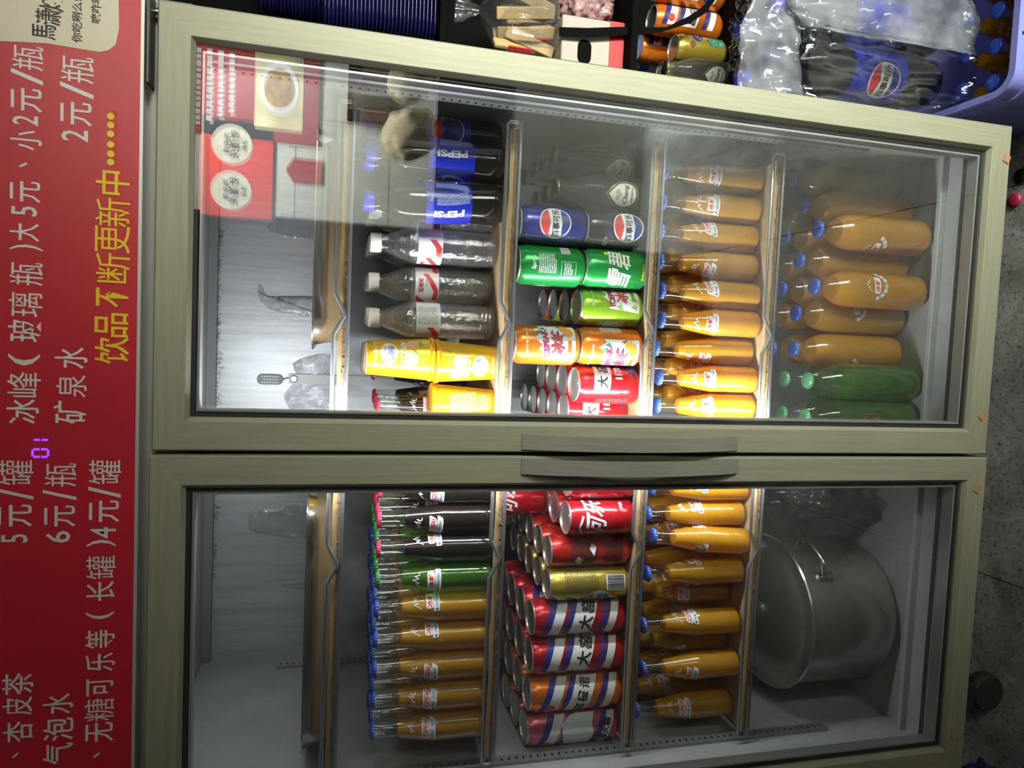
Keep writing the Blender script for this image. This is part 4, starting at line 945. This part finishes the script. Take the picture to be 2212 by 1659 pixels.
def ice(pts, label, th=.010):
    """thick wavy sheet of ice frozen to the back wall, outline given in x,z"""
    bm = bmesh.new(); vs = [bm.verts.new((x, 0, z_)) for x, z_ in pts]; bm.faces.new(vs)
    bmesh.ops.triangulate(bm, faces=bm.faces[:]); bmesh.ops.subdivide_edges(bm, edges=bm.edges[:], cuts=5, use_grid_fill=True)
    bmesh.ops.triangulate(bm, faces=bm.faces[:])
    edge = {v for e in bm.edges if e.is_boundary for v in e.verts}
    for v in bm.verts:
        v.co.y = -.0006 if v in edge else -th*(.55+.6*noise.noise(v.co*26)+.2*noise.noise(v.co*80))
    bmesh.ops.recalc_face_normals(bm, faces=bm.faces[:])
    me = bpy.data.meshes.new('ice_sheet'); bm.to_mesh(me); bm.free(); me.materials.append(ICE); me.polygons.foreach_set('use_smooth', [True]*len(me.polygons))
    o = link('ice_sheet', me, None, loc=(0, IB-.0002, 0)); tag(o, label, 'ice', 'ice frozen on the back wall'); return o
def px_poly(pts): return [((p := atY(x, y, IB)).x, p.z) for x, y in pts]
ice(px_poly([(722, 905), (722, 825), (640, 822), (622, 840), (612, 855), (618, 870), (630, 890), (628, 905)]), 'lumpy grey ice sheet at the back wall beside the centre post')
ice(px_poly([(722, 818), (722, 766), (690, 764), (650, 774), (632, 786), (636, 800), (646, 818)]), 'rounded ice lump above the rail bottom right of thermometer')
ice(px_poly([(720, 690), (720, 640), (690, 645), (640, 650), (600, 655), (575, 640), (566, 615), (558, 612), (556, 630), (562, 650), (580, 668), (610, 676), (670, 684)]), 'hooked tongue of ice on the back wall', .006)
ice(px_poly([(700, 520), (700, 480), (650, 455), (610, 460), (575, 490), (585, 505), (620, 513)]), 'faint curved ice patch behind the right tray', .003)
ice(px_poly([(700, 1160), (700, 1085), (640, 1085), (600, 1100), (560, 1098), (543, 1102), (534, 1120), (540, 1145), (560, 1152), (620, 1162)]), 'rippled ice patch on back wall, left door side', .006)
ice(px_poly([(720, 1275), (720, 1255), (650, 1255), (600, 1260), (612, 1268), (650, 1273)]), 'small pointed ice sliver low on the back wall', .004)
bm = bmesh.new(); rd = random.Random(11)
for i in range(520):
    if i < 230: x, z_, r_ = rd.uniform(-.36, .36), Z(1.342)-abs(rd.gauss(0, .005)), rd.uniform(.0012, .0034)
    else: x, z_, r_ = rd.uniform(-.30, .40), Z(rd.uniform(1.13, 1.33)), rd.uniform(.0007, .0017)
    mt = Matrix.Translation((x, IB-(.0225 if i < 230 else .0), z_)) @ Matrix.Diagonal((1, .6, 1.25 if i < 230 else 1, 1))
    bmesh.ops.create_icosphere(bm, subdivisions=1, radius=r_, matrix=mt)
me = bpy.data.meshes.new('water_droplets'); bm.to_mesh(me); bm.free(); me.materials.append(DROP); me.polygons.foreach_set('use_smooth', [True]*len(me.polygons))
tag(link('water_droplets', me), 'condensation droplets along the top of the steel back wall', 'droplets', kind='stuff')

# ---- stock pot and bag on the fridge floor, left
PX, PY, PR = -.357, .246, .142
t = thing('stock_pot', 'large stainless steel stock pot with lid on the fridge floor', 'pot', (PX, PY, Z(.0475)))
ph = .196
MB().lathe([(PR*.86, 0), (PR*.95, .006), (PR, .022), (PR, ph-.004), (PR+.004, ph-.002), (PR+.005, ph), (PR+.003, ph+.002), (PR-.003, ph)], 64).obj('pot_body', POT, t)
ld = MB().lathe([(PR+.006, ph+.001), (PR+.008, ph+.003), (PR+.006, ph+.006), (PR-.006, ph+.007), (PR-.012, ph+.012), (PR*.75, ph+.026), (PR*.45, ph+.036), (.0002, ph+.041)], 64).obj('lid', POT, t)
MB().lathe([(.012, ph+.038), (.010, ph+.050), (.020, ph+.056), (.022, ph+.064), (.014, ph+.068), (.0002, ph+.068)], 24).obj('lid_knob', POT, ld)
for a0 in (R(-28), R(152)):
    ca, sa = math.cos(a0), math.sin(a0); tx, ty = -sa, ca; r0 = PR+.003
    pp = lambda o_, u_, z_: (ca*o_+tx*u_, sa*o_+ty*u_, z_)
    hd = MB().tube([pp(r0, -.045, ph-.040), pp(r0+.012, -.045, ph-.034), pp(r0+.028, -.044, ph-.028), pp(r0+.032, -.036, ph-.026), pp(r0+.032, .036, ph-.026), pp(r0+.028, .044, ph-.028), pp(r0+.012, .045, ph-.034), pp(r0, .045, ph-.040)], .0038, 10).obj('loop_handle', STEEL, t)
    for u_ in (-.045, .045):
        an = a0 + u_/PR; px_, py_ = math.cos(an)*(PR+.002), math.sin(an)*(PR+.002)
        pl = MB().prism([(x_, z_) for x_, z_ in rounded(-.009, .009, -.017, .017, .005, 4)][::-1], -.0014, .0014).obj('handle_plate', STEEL, t, loc=(px_, py_, ph-.048)); pl.rotation_euler = (0, 0, an+PI/2)
        for dz in (-.008, .008):
            rv = MB().lathe([(.0040, 0), (.0032, .0018), (.0002, .0026)], 12).obj('rivet', STEEL, pl, loc=(0, -.0012, dz)); rv.rotation_euler = (R(90), 0, 0)
def crumple(name, loc, sx, sy, sz, m, label, cat, seed=0, sub=5, amp=.22, f1=7, flatten=None):
    bm = bmesh.new(); bmesh.ops.create_icosphere(bm, subdivisions=sub, radius=1)
    o3 = Vector((seed*7.1, seed*3.3, seed*1.7))
    for v in bm.verts:
        d = v.co.normalized(); q = Vector((d.x, d.y, d.z))
        n = abs(noise.noise(q*2.2+o3))*.9 + abs(noise.noise(q*5+o3))*.55 + abs(noise.noise(q*11+o3))*.3
        sgn = 1-amp*1.2+amp*1.6*n
        # squarish bag
        e = 1/max(abs(d.x)**4+abs(d.y)**4+abs(d.z)**4, 1e-6)**.25
        v.co = Vector((d.x*sx, d.y*sy, d.z*sz))*sgn*(.55+.45*e)
        if flatten is not None and v.co.z < -sz*flatten: v.co.z = -sz*flatten
    me = bpy.data.meshes.new(name); bm.to_mesh(me); bm.free(); me.materials.append(m); me.polygons.foreach_set('use_smooth', [True]*len(me.polygons))
    o = link(name, me, None, loc=loc)
    if label: tag(o, label, cat)
    return o
DFILM = clear('dull_film', (.80, .80, .78), 1.4, .16, bump=.8, bscale=30, haze=.35, haze_col=(.22, .22, .21), hvar=12)
crumple('plastic_bag', (-.112, .285, Z(.16)), .064, .15, .12, DFILM, 'crumpled grey plastic bag beside the stock pot on fridge floor', 'bag', 3, flatten=.92)
tag(crumple('knotted_bag', (-.20, .40, Z(.215)), .045, .05, .045, clear('green_film', (.62, .70, .58), 1.4, .2, bump=.8, bscale=40, haze=.4, haze_col=(.12, .17, .09)), None, None, 5, sub=4), 'small greenish plastic bag with red tie behind the pot lid', 'bag')

# ================================================================== rack and clutter right of the fridge
RB = [.929, .528, .267]
t = thing('storage_rack', 'black metal storage rack standing right of the fridge', 'rack', (1.02, .60, 0))
for zb in RB: MB().box(-.30, .33, -.17, .19, Z(zb)-.016, Z(zb)).obj('shelf_board', BLACK, t, bevel=.002)
for x_, y_ in ((-.295, -.165), (.325, -.165), (-.295, .185), (.325, .185)): MB().box(x_-.012, x_+.012, y_-.012, y_+.012, 0, Z(1.5)).obj('post', BLACK, t, smooth=False)
MB().box(-.30, .33, .186, .192, Z(.1), Z(1.5)).obj('back_panel', mat('rack_panel', (.006, .006, .006), .8, spec=.1), t, smooth=False)
# blue trays
def nth(n):
    ones = ['', 'first', 'second', 'third', 'fourth', 'fifth', 'sixth', 'seventh', 'eighth', 'ninth', 'tenth', 'eleventh', 'twelfth', 'thirteenth', 'fourteenth', 'fifteenth', 'sixteenth', 'seventeenth', 'eighteenth', 'nineteenth']
    if n < 20: return ones[n]
    tens = {2: 'twenty', 3: 'thirty', 4: 'forty'}[n//10]
    return tens[:-1]+'ieth' if n % 10 == 0 else tens+'-'+ones[n % 10]
BT = mat('blue_tray_plastic', (.018, .022, .17), .35, var=.2, vscale=60); 
def tray_mesh(w_, d_):
    q = MB(); n = 4; rings = []
    for ins, z_, rr in ((.016, 0, .02), (.004, .006, .03), (0, .0063, .034), (0, .0072, .034), (.006, .0068, .03), (.018, .0012, .02)):
        rings.append([(x, y, z_) for x, y in rounded(-w_/2+ins, w_/2-ins, -d_/2+ins, d_/2-ins, rr, n)])
    m_ = len(rings[0]); v = [p for rg in rings for p in rg]; f = []
    for j in range(len(rings)-1):
        for i in range(m_): f.append((j*m_+i, j*m_+(i+1) % m_, (j+1)*m_+(i+1) % m_, (j+1)*m_+i))
    f += [tuple(reversed(range(m_))), tuple(range((len(rings)-1)*m_, len(rings)*m_))]
    return q.add(v, f).mesh('blue_tray', BT)
ma, mb2 = tray_mesh(.26, .19), tray_mesh(.22, .11)
for i in range(46):
    o = link('blue_tray', ma, None, loc=(.946+J(.004), .668+J(.003), Z(RB[0])+.0075*i)); tag(o, f'{nth(46-i)} dark blue plastic tray from the top of the tall back stack', 'tray', 'blue trays in the tall back stack')
for i in range(29):
    o = link('blue_tray', mb2, None, loc=(.862+J(.003), .505+J(.002), Z(RB[0])+.0075*i)); tag(o, f'{nth(29-i)} dark blue plastic tray from the top of the short front stack', 'tray', 'blue trays in the short front stack')
# bag of paper pouches
PAP = mat('kraft_paper', (.50, .36, .17), .8, var=.15, vscale=40)
bc = atY(1115, 62, .53)
zb = Z(RB[1])
ctn = (.752, .465, zb)   # carton below
bh = .140
CARTON = mat('white_carton', (.44, .40, .355), .6, var=.04, vscale=10)
t = thing('white_carton', 'white carton with oval hand hole and red lower edge on rack', 'box', (.797, .545, zb+.0005))
MB().box(-.050, .050, -.080, .080, 0, bh).obj('carton_body', CARTON, t, bevel=.003)
MB().box(-.0506, .0506, -.0808, .0808, .002, .034).obj('red_band', mat('carton_red', (.50, .015, .02), .5), t, smooth=False)
MB().prism([(a, b) for a, b in rounded(-.046, .004, .074, .104, .014, 6)][::-1], -.0812, -.078).obj('hand_hole', BLACK, t, smooth=False)
t = thing('bag_of_pouches', 'tied clear plastic bag of kraft paper pouches on the carton', 'bag', (.845, .545, zb+bh))
for i in range(16):
    a = -.075+.010*i
    q = MB().box(-.011, .011, -.004, .004, 0, .100+.022*math.sin(i*1.7)).obj('paper_pouch', PAP, t, bevel=.002, loc=(a*.95, -.030+.015*(i % 4), .004)); q.rotation_euler = (R(7*math.sin(i)), R(16*math.cos(i*2.1)), R(35*math.sin(i*1.3)))
    if i % 3 == 1: MB().box(-.0114, -.0080, -.0044, .0044, .004, .095).obj('red_stripe', MREDP, q, smooth=False)
prof = [(.080, 0), (.090, .008), (.092, .050), (.084, .090), (.058, .118), (.024, .138), (.008, .148), (.012, .160), (.020, .178), (.024, .196)]
o = MB().lathe([(.0002, 0.0005)]+prof, 64, lambda j, a: 1+.09*math.sin(7*a+j)+.05*math.sin(17*a+2*j)+.03*math.sin(31*a)+(.3*math.sin(4*a) if j > 8 else 0)).obj('film', FILM, t); o.scale = (1, .62, 1)
t.location.x = .862; t.scale = (1.12, 1.12, 1.10)
crumple('pink_snack_bag', (.915, .540, zb+.0675), .062, .055, .070, mat('pink_film', (.45, .26, .27), .2, var=.5, vscale=30, bump=.6, bscale=60), 'crumpled pinkish snack bag standing beside the white carton on rack', 'bag', 8, sub=5, flatten=.96)
# strap
pts = [atY(1208, 68, .455), atY(1270, 70, .45), atY(1340, 67, .45), atY(1400, 66, .45), atY(1440, 62, .45), atY(1490, 42, .45), atY(1520, 22, .45), atY(1545, -8, .45)]
v = []; f = []
for i, p in enumerate(pts):
    wd = (.009, .009, .0085, .007, .003, .007, .007, .005)[i]; d = (pts[min(i+1, len(pts)-1)]-pts[max(i-1, 0)]).normalized(); nn = Vector((-d.z, 0, d.x))
    v += [tuple(p+nn*wd), tuple(p-nn*wd), tuple(p-nn*wd+Vector((0, .002, 0))), tuple(p+nn*wd+Vector((0, .002, 0)))]
for i in range(len(pts)-1):
    for k in range(4): f.append((i*4+k, i*4+(k+1) % 4, i*4+4+(k+1) % 4, i*4+4+k))
f += [(3, 2, 1, 0), tuple(len(v)-4+k for k in range(4))]
tag(MB().add(v, f).obj('black_strap', BLACK), 'flat black strap hanging twisted across the rack opening', 'strap')
# cans and bottle on the lower board
z6 = Z(RB[2])
GR_ = 'drinks on the lower rack board'
put(K['pat_g'], .838, .520, z6, 'patterned gold can in front on the lower rack board', 'can', GR_, 40)
put(K['pat_g'], .800, .580, z6, 'patterned gold can behind, nearer the fridge, on lower rack board', 'can', GR_, 90)
put(K['dy_o'], .905, .545, z6, 'tall orange striped can behind the gold cans on lower rack board', 'can', GR_, 30)
put(K['dy_o'], .972, .535, z6, 'tall orange striped can at the top edge on lower rack board', 'can', GR_, 10)
put(K['dy_o'], .868, .615, z6, 'tall orange striped can at the back on lower rack board', 'can', GR_, 60)
put(B_CH, .775, .480, z6, 'clear soda water bottle with oval badge on lower rack board', 'bottle', GR_, -25)
t = thing('blue_white_pouch', 'blue and white pouch leaning in a clear bag above the cans', 'pouch', (.900, .705, z6))
q = MB().box(-.045, .045, -.012, .012, 0, .235).obj('pouch', WHITE, t, bevel=.004); 
MB().box(-.0456, .0456, -.0126, .0126, .19, .228).obj('blue_band', mat('pouch_blue', (.06, .22, .58), .5), q, smooth=False); MB().box(-.0456, .0456, -.0126, .0126, .10, .125).obj('blue_band', mat('pouch_blue', (.06, .22, .58), .5), q, smooth=False)
flat('lettering', [FINE(-.03, .03, .135, .18, 5, 3)], -.0132, MSMALL, q)
# crate with bottles
CX0, CX1, CY0, CY1, CZ1 = .612, 1.02, -.022, .300, Z(.030)
CRB = mat('crate_blue', (.24, .26, .66), .5, var=.08, vscale=12)
t = thing('plastic_crate', 'periwinkle blue plastic bottle crate on the floor right of fridge', 'crate', ((CX0+CX1)/2, (CY0+CY1)/2, 0))
hw, hd = (CX1-CX0)/2, (CY1-CY0)/2
def crate_ring(ins_o, ins_i, z0_, z1_, r_, name, par):
    a_ = rounded(-hw+ins_o, hw-ins_o, -hd+ins_o, hd-ins_o, r_, 6); b_ = rounded(-hw+ins_i, hw-ins_i, -hd+ins_i, hd-ins_i, max(.004, r_-(ins_i-ins_o)), 6)
    n_ = len(a_); v_ = [(x, y, z0_) for x, y in a_]+[(x, y, z1_) for x, y in a_]+[(x, y, z1_) for x, y in b_]+[(x, y, z0_) for x, y in b_]; f_ = []
    for j in range(4):
        for i in range(n_): f_.append((j*n_+i, j*n_+(i+1) % n_, ((j+1) % 4)*n_+(i+1) % n_, ((j+1) % 4)*n_+i))
    return MB().add(v_, f_).obj(name, CRB, par)
crate_ring(.006, .010, .004, CZ1-.004, .035, 'crate_walls', t); crate_ring(0, .012, CZ1-.008, CZ1, .040, 'crate_rim', t); crate_ring(.001, .010, CZ1-.045, CZ1-.037, .038, 'crate_rib', t)
for x_ in (-.10, .0, .10): MB().box(x_-.004, x_+.004, -hd+.001, -hd+.007, CZ1-.044, CZ1-.006).obj('crate_web', CRB, t, smooth=False)
MB().slab(rounded(-hw+.007, hw-.007, -hd+.007, hd-.007, .034, 6), .001, .0355).obj('crate_floor', CRB, t)
for i, x_ in enumerate((.650, .712, .774, .836)):
    for r_, y_ in enumerate((.040, .105)):
        put(B_OR, x_+(.0 if r_ == 0 else .006), y_, .0365, f'orange soda bottle in the blue crate, {ORD[i]} from the fridge, {ROWN[r_]} row', 'bottle', 'orange soda bottles in the crate', 180+60*i+40*r_)
# shrink-wrapped pack of large cola bottles resting on the crate
PZ = CZ1+.001
t = thing('wrapped_cola_pack', 'shrink-wrapped pack of large dark cola bottles on the blue crate', 'bottle pack', (.775, .215, PZ+.001))
big_b = MB().lathe([(r_*1.42, z_*1.55) for r_, z_ in PBP], 28).mesh('cola_bottle', mat('cola_filled_plastic', (.012, .010, .008), .10))
lbl = MB().lathe([(PBr(z_)*1.42+.0008, z_*1.55) for z_ in (.055, .075, .095, .128)], 28); lbl.f = lbl.f[:-2]; lblm = lbl.mesh('label', mat('label_blue', (.012, .025, .42), .28))
capm = MB().lathe([(.0165, 0), (.0165, .016), (.0155, .018), (.0002, .018)], 30).mesh('cap', CAPBP)
for i in range(3):
    for j in range(2):
        o = link('cola_bottle', big_b, t, loc=(-.098+.094*i, -.062+.094*j, .004)); link('label', lblm, o); link('cap', capm, o, loc=(0, 0, .212*1.55))
        if j == 0:
            if i == 0: globe(-.022, .132, .033, o, lambda z_: PBr(z_/1.55)*1.42+.0008, '百事可乐', .005, WHITE)
film = crumple('film', (0, 0, .186), .158, .128, .192, clear('clear_film', (.93, .94, .95), 1.8, .08), None, None, 4, sub=6, amp=.17, flatten=.965); film.parent = t
def sheet(name, pts, Y, label_parent, m, amp=.010, th=.0006):
    bm = bmesh.new(); vs = []
    for x, y in pts: p = atY(x, y, Y); vs.append(bm.verts.new((p.x, 0, p.z)))
    bm.faces.new(vs); bmesh.ops.triangulate(bm, faces=bm.faces[:])
    bmesh.ops.subdivide_edges(bm, edges=bm.edges[:], cuts=11, use_grid_fill=True); bmesh.ops.triangulate(bm, faces=bm.faces[:])
    for v in bm.verts: v.co.y = amp*(noise.noise(v.co*22)+.5*noise.noise(v.co*60)); v.co.z += .3*amp*noise.noise(v.co*40)
    me = bpy.data.meshes.new(name); bm.to_mesh(me); bm.free(); me.materials.append(m); me.polygons.foreach_set('use_smooth', [True]*len(me.polygons))
    o = link(name, me, label_parent, loc=Vector((0, Y, 0))-label_parent.location)
    s_ = o.modifiers.new('thick', 'SOLIDIFY'); s_.thickness = th
    return o
sheet('film_flap', [(1592, 195), (1598, 120), (1600, 60), (1625, 0), (1690, -5), (1715, 35), (1735, 62), (1722, 120), (1742, 210), (1700, 205)], .060, t, FILM2)
sheet('film_flap', [(1690, -8), (1735, 58), (1775, 55), (1830, 62), (1870, 62), (1920, 78), (1960, 84), (2010, 97), (2060, 106), (2105, 120), (2112, 60), (2100, -8)], .050, t, FILM2, .008)
sheet('film_front', [(1735, 62), (1722, 130), (1742, 225), (1900, 232), (2020, 236), (2080, 215), (2112, 170), (2108, 122), (2010, 97), (1920, 78), (1830, 62)], .066, t, clear('clear_film', (.93, .94, .95), 1.8, .08, bump=1.0, bscale=26, haze=.025, haze_col=(.5, .52, .56), power=3), .013)
# crown caps on the floor
for x_, y_, m_, l_ in ((2203, 380, CAPK, 'dark bottle cap lying on the floor under the right door'), (2190, 432, CAPP, 'pink bottle cap lying on the floor under the right door')):
    p = atZ(x_, y_, .004); o = thing('bottle_cap', l_, 'bottle cap', (p.x, p.y, .0005), group='caps on the floor'); crown(0, m_, o, .0135)
p = atZ(2120, 1690, .05)
crumple('blue_plastic_bag', (p.x-.03, p.y-.02, .050), .075, .07, .05, mat('blue_film', (.035, .035, .20), .35, bump=.4, bscale=30), 'crumpled dark blue plastic bag on the floor at left door corner', 'bag', 9, sub=4, flatten=.96)

# ------------------------------------------------------------------ remove the patterns the copies were made from
def kill(o):
    for c in list(o.children): kill(c)
    bpy.data.objects.remove(o)
for o in PROTO: kill(o)
